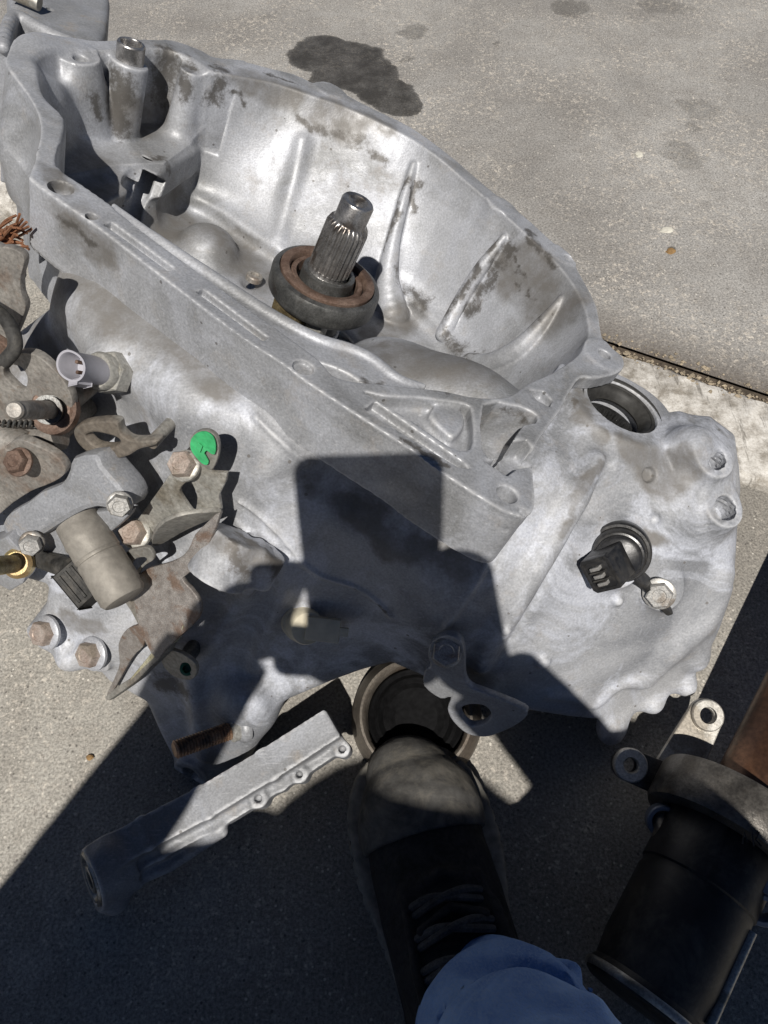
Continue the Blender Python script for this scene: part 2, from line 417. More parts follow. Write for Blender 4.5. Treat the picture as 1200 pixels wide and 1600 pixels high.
# ------------------------------------------------------------------ ground: concrete yard with a chalky joint strip
BASE = Vector((.05, .25, 0.))           # base of the gearbox
s0 = ground(971, 558); s1 = ground(1200, 635); sd = s1-s0; sd /= np.linalg.norm(sd); sn = np.array([-sd[1], sd[0], 0])   # sn points away from the camera
def concrete(name, tint=(1, 1, 1), stains=()):
    m, t, b = nt(name); g = G(t)
    big = g.noise(3.2, 4, .62, .3); mid = g.noise(26, 6, .68); fine = g.noise(420, 4, .7)
    c = g.mix(g.ramp(big, [(.36, 0), (.64, 1)]), (.200*tint[0], .190*tint[1], .178*tint[2]), (.335*tint[0], .325*tint[1], .308*tint[2]))
    c = g.mix(g.ramp(mid, [(.42, 0), (.62, .55)]), c, (.225*tint[0], .212*tint[1], .196*tint[2]))
    c = g.mix(g.math('MULTIPLY', g.ramp(g.noise(150, 5, .8), [(.52, 0), (.64, .85)]), g.ramp(g.noise(7, 3, .6), [(.42, .1), (.58, 1)])), c, (.56, .51, .44))      # worn sandy patches
    c = g.mix(g.ramp(g.noise(75, 5, .78, .3), [(.57, 0), (.68, .5)]), c, (.14, .128, .118))
    c = g.mix(.68, c, g.ramp(fine, [(.30, .10), (.5, .51), (.70, .93)]), 'OVERLAY')
    v = g.vor(230); sel = g.sep(v.outputs['Color'])[0]
    speck = g.math('MULTIPLY', g.math('LESS_THAN', v.outputs['Distance'], .24), g.math('GREATER_THAN', sel, .84))
    v3 = g.vor(900); speck = g.math('MAXIMUM', g.math('MULTIPLY', speck, g.ramp(mid, [(.4, .2), (.55, 1)])), g.math('MULTIPLY', g.math('LESS_THAN', v3.outputs['Distance'], .26), g.math('GREATER_THAN', g.sep(v3.outputs['Color'])[0], .93)))
    c = g.mix(g.math('MULTIPLY', speck, .7), c, (.72, .68, .60))                              # pale sand grains showing through
    v2 = g.vor(210); sel2 = g.sep(v2.outputs['Color'])[1]
    c = g.mix(g.math('MULTIPLY', g.math('MULTIPLY', g.math('LESS_THAN', v2.outputs['Distance'], .22), g.math('GREATER_THAN', sel2, .9)), .7), c, (.07, .062, .055))
    dn = t.nodes.new('ShaderNodeVectorMath'); dn.operation = 'DOT_PRODUCT'; t.links.new(g.co.outputs['Object'], dn.inputs[0]); dn.inputs[1].default_value = tuple(sn)
    far = g.math('ADD', g.math('ABSOLUTE', g.math('SUBTRACT', dn.outputs['Value'], float(s0@sn)+.008)), g.math('MULTIPLY', g.math('SUBTRACT', mid, .5), .06))
    c = g.mix(g.math('MULTIPLY', g.ramp(far, [(.0, 1), (.035, .45), (.075, 0)]), .8), c, (.085, .066, .05))      # brown dirt washed against the joint
    rgh = g.ramp(mid, [(.3, .72), (.7, .95)])
    for (ctr, dark, wet, warp, ws) in stains:
        q = g.blobs(ctr, warp=warp, wscale=ws); mk = g.ramp(q, [(.80, 1), (.93, .85), (1.0, 0)] if wet > .5 else [(.62, 1), (.86, .72), (1.06, 0)])
        c = g.mix(g.math('MULTIPLY', mk, g.math('MULTIPLY', g.ramp(mid, [(.3, .75), (.6, 1)]), dark)), c, (.030, .027, .022))
        if wet: rgh = g.mix(g.math('MULTIPLY', mk, wet), rgh, (.16, .16, .16))
    t.links.new(c, b.inputs['Base Color']); t.links.new(rgh, b.inputs['Roughness'])
    h = g.math('ADD', g.math('MULTIPLY', fine, .6), g.math('MULTIPLY', mid, .6))
    t.links.new(g.bump(h, .55, .0012), b.inputs['Normal'])
    return m
def gs(px, py, r): p = ground(px, py); return (p[0], p[1], 0, r)
st = [([gs(505, 85, .062), gs(545, 95, .068), gs(570, 120, .060), gs(595, 140, .058), gs(618, 160, .042), gs(520, 118, .05)], .9, .85, .035, 16),
      ([gs(645, 52, .026), gs(630, 93, .015), gs(890, 15, .035), gs(780, 70, .01)], .45, .1, .03, 24),
      ([gs(1092, 170, .03), gs(1085, 200, .018), gs(1040, 10, .05), gs(1070, 250, .035)], .3, 0, .05, 24),
      ([gs(137, 1185, .006), gs(1049, 391, .007)], .8, 0, .003, 120)]
concrete('concrete', stains=st); concrete('concrete_warm', (1.05, 1.03, .97))
m, t, b = nt('chalky_strip'); g = G(t)
mp = t.nodes.new('ShaderNodeMapping'); t.links.new(g.co.outputs['Object'], mp.inputs[0]); mp.inputs['Rotation'].default_value = (0, 0, rad(30)); mp.inputs['Scale'].default_value = (6, .8, 1)
c = g.mix(g.ramp(g.noise(38, 9, .72), [(.38, 0), (.6, 1)]), (.26, .235, .2), (.66, .635, .59))
c = g.mix(g.ramp(g.noise(24, 6, .7, co=mp.outputs[0]), [(.56, 0), (.66, .8)]), c, (.17, .155, .135))
c = g.mix(.35, c, g.ramp(g.noise(500, 4, .7), [(.3, .2), (.7, .85)]), 'OVERLAY')
t.links.new(c, b.inputs['Base Color']); b.inputs['Roughness'].default_value = .9; t.links.new(g.bump(g.noise(180, 8, .7), .6, .0012), b.inputs['Normal'])
plain('joint_dirt', (.075, .058, .042), .95, 0, 220, .8, .6, .002)
e0 = ground(1147, 747); wst = (s0-e0)@sn
def strip_sheet(name, a, b2, z, mat, half=6.):
    P = [s0+sn*a-sd*half, s0+sn*a+sd*half, s0+sn*b2+sd*half, s0+sn*b2-sd*half]; P = [np.array([p[0], p[1], z]) for p in P]
    o = mesh_obj(name, P, [(0, 1, 2, 3)], mat, smooth=False); o['kind'] = 'structure'; return o
o = strip_sheet('ground', -12, 25, -.006, 'joint_dirt', 25.)
o = strip_sheet('concrete_slab', .016, 24, .002, 'concrete', 24.)
o = strip_sheet('concrete_apron', -11, -wst-.004, .0, 'concrete_warm', 24.)
# joint strip: a low chalky concrete band with rounded, chipped arrises
n_ = 500; X = np.linspace(-3, 3, n_); prof = [(-wst, -.006), (-wst+.001, .004), (-wst+.006, .008), (-wst*.5, .009), (-.008, .0085), (-.002, .006), (-.0005, -.006)]
V = []; Fc = []
for i, x in enumerate(X):
    for j, (a, z) in enumerate(prof):
        chip = .0025*math.sin(x*61+j)*math.sin(x*23+1.3*j)+.002*random.uniform(-1, 1) if j in (0, 1, 2, 4, 5) else 0
        p = s0+sd*x+sn*(a+(chip if 0 < j < 6 else 0)); V.append((p[0], p[1], z-(abs(chip)*.7 if j in (1, 5) else 0)))
for i in range(n_-1):
    for j in range(len(prof)-1): k = len(prof); Fc.append((i*k+j, i*k+k+j, i*k+k+j+1, i*k+j+1))
o = mesh_obj('joint_strip', V, Fc, 'chalky_strip'); o['kind'] = 'structure'

# ------------------------------------------------------------------ cast aluminium
def cast(name, pale=(.425, .435, .46), mid=(.30, .305, .315), grime=(.085, .078, .070), spots=(), film=.35, rough=.5, metallic=.22, bloom=.5, tone=1., dust=(), wear=True):
    m, t, b = nt(name); g = G(t)
    pale = tuple(x*tone for x in pale); mid = tuple(x*tone for x in mid)
    big = g.noise(9, 5, .58, .8); med = g.noise(48, 6, .68); pit = g.noise(620, 3, .6)
    c = g.mix(g.ramp(big, [(.40, 0), (.60, 1)]), mid, pale)
    c = g.mix(g.math('MULTIPLY', g.ramp(g.noise(14, 5, .68, 1.2), [(.47, 0), (.60, 1)]), bloom), c, (.52*tone, .54*tone, .595*tone))     # bluish oxide bloom
    c = g.mix(g.ramp(med, [(.56, 0), (.72, film)]), c, (.30, .262, .22))                                          # tan oily film
    mp = t.nodes.new('ShaderNodeMapping'); t.links.new(g.co.outputs['Object'], mp.inputs[0]); mp.inputs['Rotation'].default_value = (.3, .5, 1.0); mp.inputs['Scale'].default_value = (1, 11, 4)
    scr = g.noise(60, 4, .72, co=mp.outputs[0])
    c = g.mix(g.ramp(scr, [(.58, 0), (.68, .3)]), c, (.58, .585, .60))
    c = g.mix(.27, c, g.ramp(pit, [(.30, .16), (.5, .5), (.70, .84)]), 'OVERLAY')
    geo = t.nodes.new('ShaderNodeNewGeometry')
    if wear: c = g.mix(g.math('MULTIPLY', g.ramp(geo.outputs['Pointiness'], [(.515, 0), (.56, 1)]), g.ramp(med, [(.35, .2), (.6, .75)])), c, (.62, .625, .635))     # bare metal on rubbed edges
    if dust:
        q = g.blobs(dust, warp=.03, wscale=22); mk = g.ramp(q, [(.55, 1), (1.05, 0)])
        c = g.mix(g.math('MULTIPLY', mk, g.ramp(med, [(.35, .45), (.6, .85)])), c, (.155, .145, .132))
    if spots:
        q = g.math('ADD', g.blobs(spots, warp=.016, wscale=45), g.math('MULTIPLY', g.math('SUBTRACT', g.noise(200, 6, .8), .5), 2.6)); mk = g.ramp(q, [(.35, 1), (1.1, 0)])
        c = g.mix(g.math('MULTIPLY', mk, .88), c, grime)
    v = g.vor(120); sel = g.sep(v.outputs['Color'])[0]
    dot = g.math('MULTIPLY', g.math('LESS_THAN', v.outputs['Distance'], .14), g.math('GREATER_THAN', sel, .93))
    c = g.mix(g.math('MULTIPLY', dot, .7), c, grime)
    t.links.new(c, b.inputs['Base Color']); b.inputs['Metallic'].default_value = metallic
    t.links.new(g.ramp(med, [(.3, rough-.06), (.7, rough+.2)]), b.inputs['Roughness'])
    t.links.new(g.bump(g.math('ADD', pit, g.math('MULTIPLY', med, .5)), .33, .0006), b.inputs['Normal'])
    return m
def lw(px, py, w, r): p = L2W(atw(px, py, w))-np.array(BASE); return (*p, r)
def lv(px, py, v, r): p = W(px, py, v)-np.array(BASE); return (*p, r)

gear = thing('gearbox', 'large dusty aluminium car gearbox with open bell housing and splined shaft', 'gearbox', BASE)

# ---- bell housing
out_px = [(52, 284), (90, 312), (146, 350), (219, 406), (300, 468), (380, 528), (440, 567), (480, 597), (567, 654), (642, 702), (683, 733), (767, 787), (805, 804), (824, 803), (832, 785),
          (830, 740), (832, 702), (850, 672), (872, 642), (888, 612), (905, 590), (930, 590), (962, 582), (968, 562), (950, 545), (938, 525), (930, 480), (905, 430), (888, 402), (872, 388),
          (830, 350), (800, 325), (770, 302), (730, 268), (690, 235), (640, 200), (590, 175), (545, 152), (515, 133), (490, 132), (460, 118), (420, 108), (380, 98), (335, 93), (312, 82), (280, 70),
          (250, 66), (200, 66), (150, 68), (120, 64), (88, 68), (60, 70), (32, 78), (16, 97), (20, 111), (38, 137), (58, 169), (68, 198), (67, 222), (58, 251), (50, 274)]
in_px = [(125, 290), (175, 325), (250, 383), (330, 440), (400, 492), (450, 527), (497, 562), (520, 587), (555, 597), (600, 601), (655, 607), (695, 612), (745, 622), (795, 620), (825, 600), (868, 580),
         (905, 553), (919, 520), (912, 482), (892, 442), (862, 405), (830, 375), (795, 343), (760, 312), (720, 278), (685, 248), (640, 217), (590, 191), (540, 169), (490, 152), (440, 135), (400, 126), (350, 118), (326, 112),
         (310, 100), (275, 84), (235, 78), (185, 80), (150, 82), (115, 80), (80, 80), (55, 86), (38, 102), (47, 125), (73, 160), (98, 187), (93, 222), (87, 252), (97, 272)]
outP = crom([atw(x, y, 0)[:2] for x, y in out_px], 3); inP = crom([atw(x, y, 0)[:2] for x, y in in_px], 3)
FD = -.105
flo = [np.array(p) for p in [(-.288, .18), (-.286, .22), (-.274, .26), (-.252, .288), (-.215, .302), (-.178, .30), (-.124, .289), (-.069, .291), (-.029, .308), (0, .322), (.048, .302), (.085, .265), (.11, .225), (.125, .17), (.105, .11),
                            (.04, .07), (-.06, .062), (-.16, .07), (-.245, .11)]]
floP = crom(flo, 3)
bell = Field((-.365, -.055, -.15), (.235, .425, .008), .00125)
uu, vv = bell.ax[0][:, None], bell.ax[1][None, :]
dO, dI, dF = [poly2(P, uu, vv).astype(np.float32)[:, :, None] for P in (outP, inP, floP)]
ww = bell.ax[2].astype(np.float32)[None, None, :]
tt = np.clip(-ww/(-FD), 0, 1.3); ts = tt**1.15
outer = -smin(-(dO*(1-ts)+(dF-.011)*ts), -np.maximum(ww, -(ww+.128)), .0012)
solid = outer
lip = -smin(-(dO-.0), -np.maximum(ww, -(ww+.011)), .001); lip = np.maximum(lip, -dI-.012)
solid = smin(solid, lip, .003)
band = np.maximum(np.maximum(dO, -dI-.002), np.maximum(ww, -(ww+.046)))
band = np.maximum(band, vv[:, :, None].astype(np.float32)-.085)
solid = smin(solid, band, .0012)
cav = -smin(-(dI*(1-ts)+dF*ts), (ww-FD), .016)
solid = -smin(-solid, cav, .002)
cav2 = -smin(-(dF+.013), (ww-FD+.016), .01)
solid = -smin(-solid, cav2, .006)
bell.d = solid.astype(np.float32)
del dO, dI, dF, outer, lip, band, cav, cav2, solid
dOm, dIm = [poly2(P, uu, vv).astype(np.float32)[:, :, None] for P in (outP, inP)]; u3 = uu[:, :, None].astype(np.float32)
wl_ = np.maximum(np.maximum(dOm, -(ww+.085)), np.maximum(u3+.225, ww)); bell.d = smin(bell.d, wl_, .004)
cv_ = np.maximum(np.maximum(dIm+.002, -(ww+.066)), u3+.212); bell.d = (-smin(-bell.d, cv_, .004)).astype(np.float32); del dOm, dIm, wl_, cv_
pk = [(-.36, .08), (-.36, .34), (-.262, .34), (-.232, .285), (-.228, .235), (-.248, .20), (-.262, .15), (-.27, .08)]
pkm = poly2(np.array(pk), uu, vv).astype(np.float32)[:, :, None]; pkm = np.maximum(np.maximum(pkm, ww+.062), poly2(outP, uu, vv).astype(np.float32)[:, :, None]+.004); pkm = np.maximum(pkm, -(ww+.125)); bell.d = smin(bell.d, pkm, .02).astype(np.float32); del pkm
# starter pocket: two tall bosses, a dowel seat
for px, py, r0, r1, bx in ((125, 88, .0150, .0250, (160, 200)), (203, 97, .0150, .0175, (184, 212))):
    p = atw(px, py, -.002); e = atw(*bx, -.062); bell.cyl(p, (p[0]+(e[0]-p[0])*.75, p[1]+(e[1]-p[1])*.6-.004, -.072), r0, r1, .004)
p = atw(125, 83, .003); bell.cyl(p, (p[0], p[1], -.03), .0068, .0068, .001, True, .0005)
for k_ in range(5): bell.cyl((p[0], p[1], -.004-k_*.003), (p[0], p[1], -.0055-k_*.003), .0075, .0075, .0005, True, .0003)
p = atw(286, 86, -.004); bell.cyl(p, (p[0], p[1]-.01, -.10), .012, .02, .010)
p = atw(300, 110, -.004); bell.cyl(p, (p[0], p[1]-.01, -.10), .010, .016, .010)
# pocket floor steps and the broken window in it
bell.ell((*atw(150, 300, -.11)[:2], -.115), (.05, .035, .028), .012)
for px, py, r in ((215, 290, .013), (238, 296, .014), (228, 272, .009), (205, 305, .010)):
    q_, g_ = hit([bell], px, py); e_ = np.array([.05, -.5, -.85]); bell.cyl(q_-e_*.012, q_+e_*.07, r, r, .0012, True, .002)
# bolt ears on the far rim
for px, py in ((515, 142), (782, 322), (880, 400)):
    p = atw(px, py, 0); bell.cyl((p[0], p[1], -.001), (p[0], p[1], -.05), .011, .009, .008)
for px, py, w_, r in ((40, 195, -.045, (.016, .040, .040)), (30, 140, -.04, (.014, .026, .035))):
    p = atw(px, py, w_); bell.ell((p[0]+.012, p[1], w_), r, .02)
p = atw(945, 556, 0); bell.cyl((p[0], p[1], -.001), (p[0], p[1], -.04), .015, .013, .008)
for px, py, r in ((945, 553, .0052), (890, 403, .005)):
    p = atw(px, py, .002); bell.cyl(p, (p[0], p[1], -.03), r, r, .0008, True, .0004)
p = atw(100, 300, 0); bell.prism_w([atw(x, y, 0)[:2] for x, y in [(50, 280), (92, 313), (150, 353), (175, 326), (125, 289), (93, 265), (58, 262)]], -.05, 0, .003, False, .002)
# near flange: lugs, holes, slots, bead
for px, py, r, dp in ((95, 291, .0078, .035), (794, 770, .0068, .035), (475, 571, .0062, .0022), (143, 336, .0036, .01), (818, 797, .0026, .002)):
    p = atw(px, py, .002); bell.cyl(p, (p[0], p[1], -dp), r, r, .0007, True, .0003)
for a, b2, wd_ in (((168, 350), (268, 423), .0032), ((312, 455), (415, 531), .0030)):
    A, B_ = atw(*a, 0), atw(*b2, 0); e = (B_-A)[:2]; e /= np.linalg.norm(e); q = np.array([-e[1], e[0]])
    bell.prism_w([A[:2]+q*wd_, A[:2]-q*wd_, B_[:2]-q*wd_*.8, B_[:2]+q*wd_*.8], -.0045, .004, .0008, True, .0012)
bead = [atw(x, y, -.0125) for x, y in [(178, 322), (250, 378), (330, 432), (400, 478), (450, 508), (500, 533), (545, 546), (580, 562), (620, 592), (660, 604)]]
bell.chain(crom(bead, 4, False), [.001, .0040, .0043, .0043, .0043, .0043, .0043, .004, .002], .008)
bl = crom(bead, 3, False)[:, :2]; lg = np.concatenate([bl, (bl+np.array([-.004, -.026]))[::-1]]); bell.prism_w(lg, -.10, -.0115, .002, False, .002)
gr = [atw(x, y, -.003) for x, y in [(205, 356), (265, 400), (345, 458), (420, 510), (462, 537), (500, 556), (540, 580)]]
bell.chain(crom(gr, 3, False), .0022, .002, True)
ck = [atv(x, y, -.004) for x, y in [(95, 332), (165, 388), (150, 402), (100, 378)]]
bell.prism_v(np.array(ck), -.03, .012, .003, True, .003)
# triangular pocket with island, deep slot
tri = crom([atw(x, y, 0)[:2] for x, y in [(567, 612), (600, 620), (650, 622), (700, 628), (728, 633), (737, 645), (739, 690), (728, 706), (700, 698), (650, 663), (600, 632)]], 2)
bell.prism_w(tri, -.010, .004, .0015, True, .003)
isl = crom([atw(x, y, -.002)[:2] for x, y in [(680, 632), (700, 624), (722, 640), (727, 662), (710, 682), (690, 668), (672, 648)]], 3)
bell.prism_w(isl, -.014, -.0025, .004, False, .003)
A = [atw(x, y, 0)[:2] for x, y in [(585, 628), (722, 722), (732, 733), (716, 731), (640, 686), (570, 640)]]
bell.prism_w(A, -.006, .004, .0012, True, .002)
A = crom([atw(x, y, 0)[:2] for x, y in [(755, 633), (800, 634), (822, 640), (838, 650), (836, 662), (818, 665), (800, 690), (774, 716), (754, 704)]], 2)
bell.prism_w(A, -.06, .004, .0015, True, .002)
A = [atw(x, y, 0)[:2] for x, y in [(775, 718), (803, 690), (822, 688), (832, 702), (829, 730), (808, 733), (792, 745), (757, 722)]]
bell.prism_w(A, -.016, .006, .0015, True, .003)
A = [atw(x, y, 0)[:2] for x, y in [(826, 610), (848, 612), (863, 628), (858, 637), (838, 626)]]
bell.prism_w(A, -.006, .004, .001, True, .003)
# lower lug body at each end of the near flange
# ledge of the differential wall rising to the flange
for q in [(640, 565, -.055, .04), (700, 590, -.04, .035), (760, 600, -.03, .03), (560, 575, -.05, .03)]:
    p = atw(q[0], q[1], q[2]); bell.ell((p[0], p[1], q[2]-q[3]*.7), (q[3]*1.25, q[3], q[3]*.9), .02)
# dome and oval recess on the floor
p = atw(325, 388, FD-.012); bell.ell(p, (.026, .026, .02), .012)
p = atw(396, 430, FD-.01); bell.ell(p, (.011, .016, .012), .003, True)
# opening round the input shaft
SH = np.array([-.047, .187])
bell.cyl((*SH, -.112), (*SH, -.15), .047, .040, .012, True, .004)
bell.cyl((*SH, -.10), (*SH, -.15), .024, .022, .006)
# three stiffening ribs of the far wall
def rib(pts, r, k, lift):
    P = []
    for i, (px, py) in enumerate(pts):
        q, g = hit([bell], px, py)
        P.append(q+g*(lift*math.sin(math.pi*(i+.35)/(len(pts)-.3))-.001))
    bell.chain(crom(P, 4, False), r, k)
rib([(646, 258), (630, 318), (613, 380), (604, 440), (612, 490)], [.0025, .0055, .0070, .011, .017], .004, .006)
rib([(788, 372), (760, 415), (728, 465), (693, 522)], [.003, .0058, .0066, .0070], .0035, .0065)
rib([(876, 468), (850, 510), (815, 548), (770, 568), (735, 562)], [.0025, .0062, .0078, .0080, .006], .004, .006)
rib([(472, 222), (462, 270), (446, 330), (436, 370)], [.002, .003, .003, .002], .014, .0)
# ---- gear case: front relief v(u, w) through measured points, cut to its outline, bosses and ribs on top
ctrl = [(60, 420, .035), (130, 425, .030), (200, 465, .020), (270, 515, .010), (340, 570, .0), (110, 475, .008), (160, 520, -.004), (230, 575, -.014), (300, 620, -.020), (400, 650, -.014), (480, 725, -.008), (560, 775, -.004), (640, 820, -.004), (740, 872, -.002), (440, 740, -.026), (540, 810, -.018), (640, 870, -.016), (700, 900, -.014), (800, 880, .005),
        (95, 530, .022), (130, 580, .014), (175, 640, .004), (215, 690, -.006), (215, 640, -.012), (260, 680, -.022), (330, 700, -.026), (400, 720, -.026), (200, 725, -.012), (170, 760, -.022), (260, 760, -.028), (330, 790, -.028), (420, 800, -.026),
        (20, 560, .01), (-60, 620, .0), (-60, 760, -.03), (40, 760, -.035), (90, 850, -.05), (160, 870, -.048), (250, 850, -.04), (300, 920, -.048), (360, 900, -.040), (420, 900, -.034), (440, 960, -.036), (480, 900, -.026), (520, 860, -.018), (600, 880, -.016),
        (560, 950, -.020), (640, 960, -.02), (700, 1000, -.018), (600, 1020, -.018), (690, 1070, -.012), (545, 1060, -.028), (480, 1040, -.04), (440, 1100, -.058), (400, 1050, -.055), (400, 1150, -.078),
        (300, 1040, -.07), (240, 1000, -.07), (240, 1100, -.08), (300, 1160, -.088), (330, 1220, -.092), (270, 1190, -.09), (160, 1060, -.08), (100, 1020, -.08), (60, 990, -.08), (60, 930, -.068), (130, 960, -.072), (190, 990, -.076), (-40, 880, -.06),
        (760, 920, -.008), (780, 980, -.004), (800, 1100, .0), (850, 1050, .010), (860, 900, .020), (850, 800, .035), (900, 760, .06), (960, 760, .085), (1010, 780, .095), (1090, 740, .12), (1150, 760, .13), (1130, 830, .112), (1050, 830, .085),
        (940, 880, .05), (1000, 900, .062), (1060, 920, .075), (1145, 930, .105), (1120, 1000, .09), (1080, 1050, .085), (1000, 1000, .055), (920, 980, .032), (920, 1060, .03), (1000, 1100, .065), (950, 1140, .042), (880, 1110, .02), (880, 700, .065), (1000, 700, .12)]
cp = np.array([atv(*c) for c in ctrl]); A_ = cp[:, [0, 2]]*10; n_ = len(A_)
def tps(r2): return .5*r2*np.log(r2+1e-12)
K = tps(((A_[:, None]-A_[None])**2).sum(-1))+np.eye(n_)*.02; Pm = np.hstack([np.ones((n_, 1)), A_]); Mx = np.zeros((n_+3, n_+3)); Mx[:n_, :n_] = K; Mx[:n_, n_:] = Pm; Mx[n_:, :n_] = Pm.T
wt = np.linalg.solve(Mx, np.concatenate([cp[:, 1], [0, 0, 0]]))
case = Field((-.27, -.13, -.36), (.41, .23, .012), .0017)
gu, gw = np.meshgrid(case.ax[0], case.ax[2], indexing='ij'); q_ = np.stack([gu.ravel(), gw.ravel()], 1)*10
hf = np.empty(len(q_))
for i in range(0, len(q_), 8000):
    s_ = q_[i:i+8000]; hf[i:i+8000] = tps(((s_[:, None]-A_[None])**2).sum(-1))@wt[:n_]+wt[n_]+s_@wt[n_+1:]
hf = np.clip(hf.reshape(gu.shape), -.12, .16).astype(np.float32)
gx, gz = np.gradient(hf, case.h); hs = (1/np.sqrt(1+gx**2+gz**2)).astype(np.float32)
opx = [(1060, 690, .14), (1110, 700, .135), (1150, 735, .13), (1156, 800, .118), (1150, 880, .108), (1146, 950, .098), (1120, 1010, .09), (1090, 1058, .088), (1060, 1090, .08), (1000, 1112, .068), (955, 1150, .045), (925, 1138, .032), (830, 1125, .004), (780, 1110, -.004), (690, 1078, -.012),
       (610, 1045, -.018), (545, 1066, -.03), (440, 1108, -.06), (405, 1160, -.08), (375, 1215, -.09), (325, 1232, -.093), (280, 1222, -.092), (264, 1190, -.09), (222, 1100, -.08), (165, 1070, -.08), (140, 1045, -.08), (95, 1035, -.08), (60, 1002, -.08), (64, 925, -.068), (-40, 885, -.06)]
oP = [atv(*c)[[0, 2]] for c in opx]+[np.array(p) for p in [(-.215, -.2), (-.22, -.13), (-.19, -.085), (-.188, -.05), (-.18, -.035), (.13, -.035), (.15, -.022), (.25, -.022)]]
oP = np.array(oP)
dP = poly2(oP, gu, gw).astype(np.float32)
vg = case.ax[1].astype(np.float32)[None, :, None]
front = (hf[:, None, :]-vg)*hs[:, None, :]
dP = dP[:, None, :]
body = -smin(-front, -dP, .014)
body = -smin(-body, -(vg-.19), .02)
bell_in = np.array(inP)
case.d = body.astype(np.float32); del body, front
# keep the bell's bowl clear
dB = poly2(inP, case.ax[0][:, None], case.ax[1][None, :]).astype(np.float32)[:, :, None]
wg = case.ax[2].astype(np.float32)[None, None, :]
# differential side: seal boss standing up along the shaft axis
sl_ = atw(967, 641, -.016); SEAL = sl_
case.cyl((sl_[0], sl_[1], sl_[2]), (sl_[0]+.004, sl_[1]-.01, -.2), .040, .075, .03, rnd=.004)
keep = np.maximum(np.maximum(dB+.008, -(wg+.118)), .05-vg)          # inside bell outline above its floor
case.d = np.maximum(case.d, -keep).astype(np.float32)
del keep, dB
case.cyl((sl_[0], sl_[1], sl_[2]), (sl_[0], sl_[1], -.05), .040, .047, .006, rnd=.003)
case.cyl((sl_[0], sl_[1], .01), (sl_[0], sl_[1], -.10), .0285, .0285, .001, True)
def on(px, py, lift=0., F_=None):
    q, g = hit(F_ or [case, bell], px, py)
    if q is None:
        c_ = min(ctrl, key=lambda c: (c[0]-px)**2+(c[1]-py)**2); q = atv(px, py, c_[2]); g = np.array([0, -1., 0]); print('MISS', px, py)
    return q+g*lift, g
# threaded bosses at the right shoulder
bx_ = np.array([.05, -.36, .93]); bx_ /= np.linalg.norm(bx_)
for px, py, r, dp, v_ in ((1117, 716, .0148, .045, .128), (1133, 794, .0148, .05, .114)):
    p = atv(px, py, v_); case.cyl(p, p-bx_*dp, r, r*1.2, .010, rnd=.0015)
    case.cyl(p+bx_*.004, p-bx_*.016, r*.60, r*.60, .0008, True, .0005)
    for k_ in range(4): case.cyl(p-bx_*(.002+.003*k_), p-bx_*(.0036+.003*k_), r*.68, r*.68, .0004, True, .0003)
p, g = on(1082, 692); case.ell(p, (.014, .014, .012), .01)
p, g = on(1015, 742); case.cyl(p+g*.004, p-g*.004, .006, .005, .002, True)
# long ridge down the case
P_ = [on(x, y, .001)[0] for x, y in [(930, 722), (900, 775), (868, 832), (835, 890), (803, 945), (770, 1000), (752, 1040)]]
case.chain(P_, [.005, .0085, .0085, .008, .0075, .0065, .004], .010)
P_ = [on(x, y, .0005)[0] for x, y in [(952, 728), (925, 778), (893, 835), (860, 893), (828, 950), (800, 1000)]]
case.chain(P_, [.003, .003, .003, .0025, .002, .002], .006, True)
# pad for the speed sensor, lug beside it
p, g = on(955, 868); SNS = (p.copy(), g.copy())
pd = np.array([.0, -.62, .78]); pd /= np.linalg.norm(pd)
case.cyl(p+pd*.004, p-pd*.03, .0235, .027, .008, rnd=.002)
p2, g2 = on(1032, 918); case.cyl(p2+pd*.003, p2-pd*.03, .0165, .02, .008, rnd=.002)
for px, py, r in ((965, 938, .004), (848, 1033, .0055), (790, 985, .003), (1022, 812, .003)):
    p, g = on(px, py); case.ell(p, (r, r, r), .004)
P_ = [on(x, y, .0)[0] for x, y in [(860, 1085), (900, 1090), (930, 1100), (960, 1075), (1000, 1060)]]; case.chain(crom(P_, 3, False), .0025, .008)
P_ = [on(x, y, .0)[0] for x, y in [(1130, 900), (1110, 960), (1060, 1010), (1010, 1060)]]; case.chain(crom(P_, 3, False), .004, .02)
# bolt bosses along the lower edge of the end cover
for px, py, v, r in ((1090, 1028, .092, .007), (1074, 1072, .086, .007), (1022, 1098, .074, .007), (955, 1136, .050, .0115)):
    p = atv(px, py, v); case.ell(p, (r, r*1.3, r), .012)
# joint flash between the two case halves
for line in ([(375, 783), (400, 800), (430, 828), (454, 853), (470, 876), (504, 901), (558, 918), (590, 940), (610, 962)], [(400, 652), (420, 672), (450, 700), (478, 722)], [(760, 880), (735, 925), (705, 968), (690, 990)]):
    P_ = [on(x, y, .0002)[0] for x, y in line]; case.chain(crom(P_, 3, False), .0016, .0025)
# left: reinforced pads under bracket, cover and switch
p, g = on(165, 580); case.cyl(p+g*.003, p-g*.03, .0155, .02, .008)
for px, py, r in ((302, 735, .009), (222, 830, .009), (190, 775, .010), (55, 840, .010)):
    p, g = on(px, py); case.cyl(p+g*.003, p-g*.02, r, r*1.3, .006)
# cylindrical gallery right of the cable bracket with a flat end, and its neighbour
a, b2 = atv(372, 838, -.048), atv(335, 905, -.068); case.cyl(a, b2, .0185, .0195, .008, rnd=.002)
a, b2 = atv(422, 862, -.042), atv(395, 910, -.055); case.cyl(a, b2, .012, .012, .008, rnd=.003)
P_ = [on(x, y, .0)[0] for x, y in [(408, 880), (380, 930), (345, 985), (310, 1040)]]; case.chain(P_, [.004, .005, .004, .003], .010)
P_ = [on(x, y, .0)[0] for x, y in [(445, 880), (440, 930), (415, 990), (398, 1040)]]; case.chain(P_, [.004, .003, .003, .003], .008)
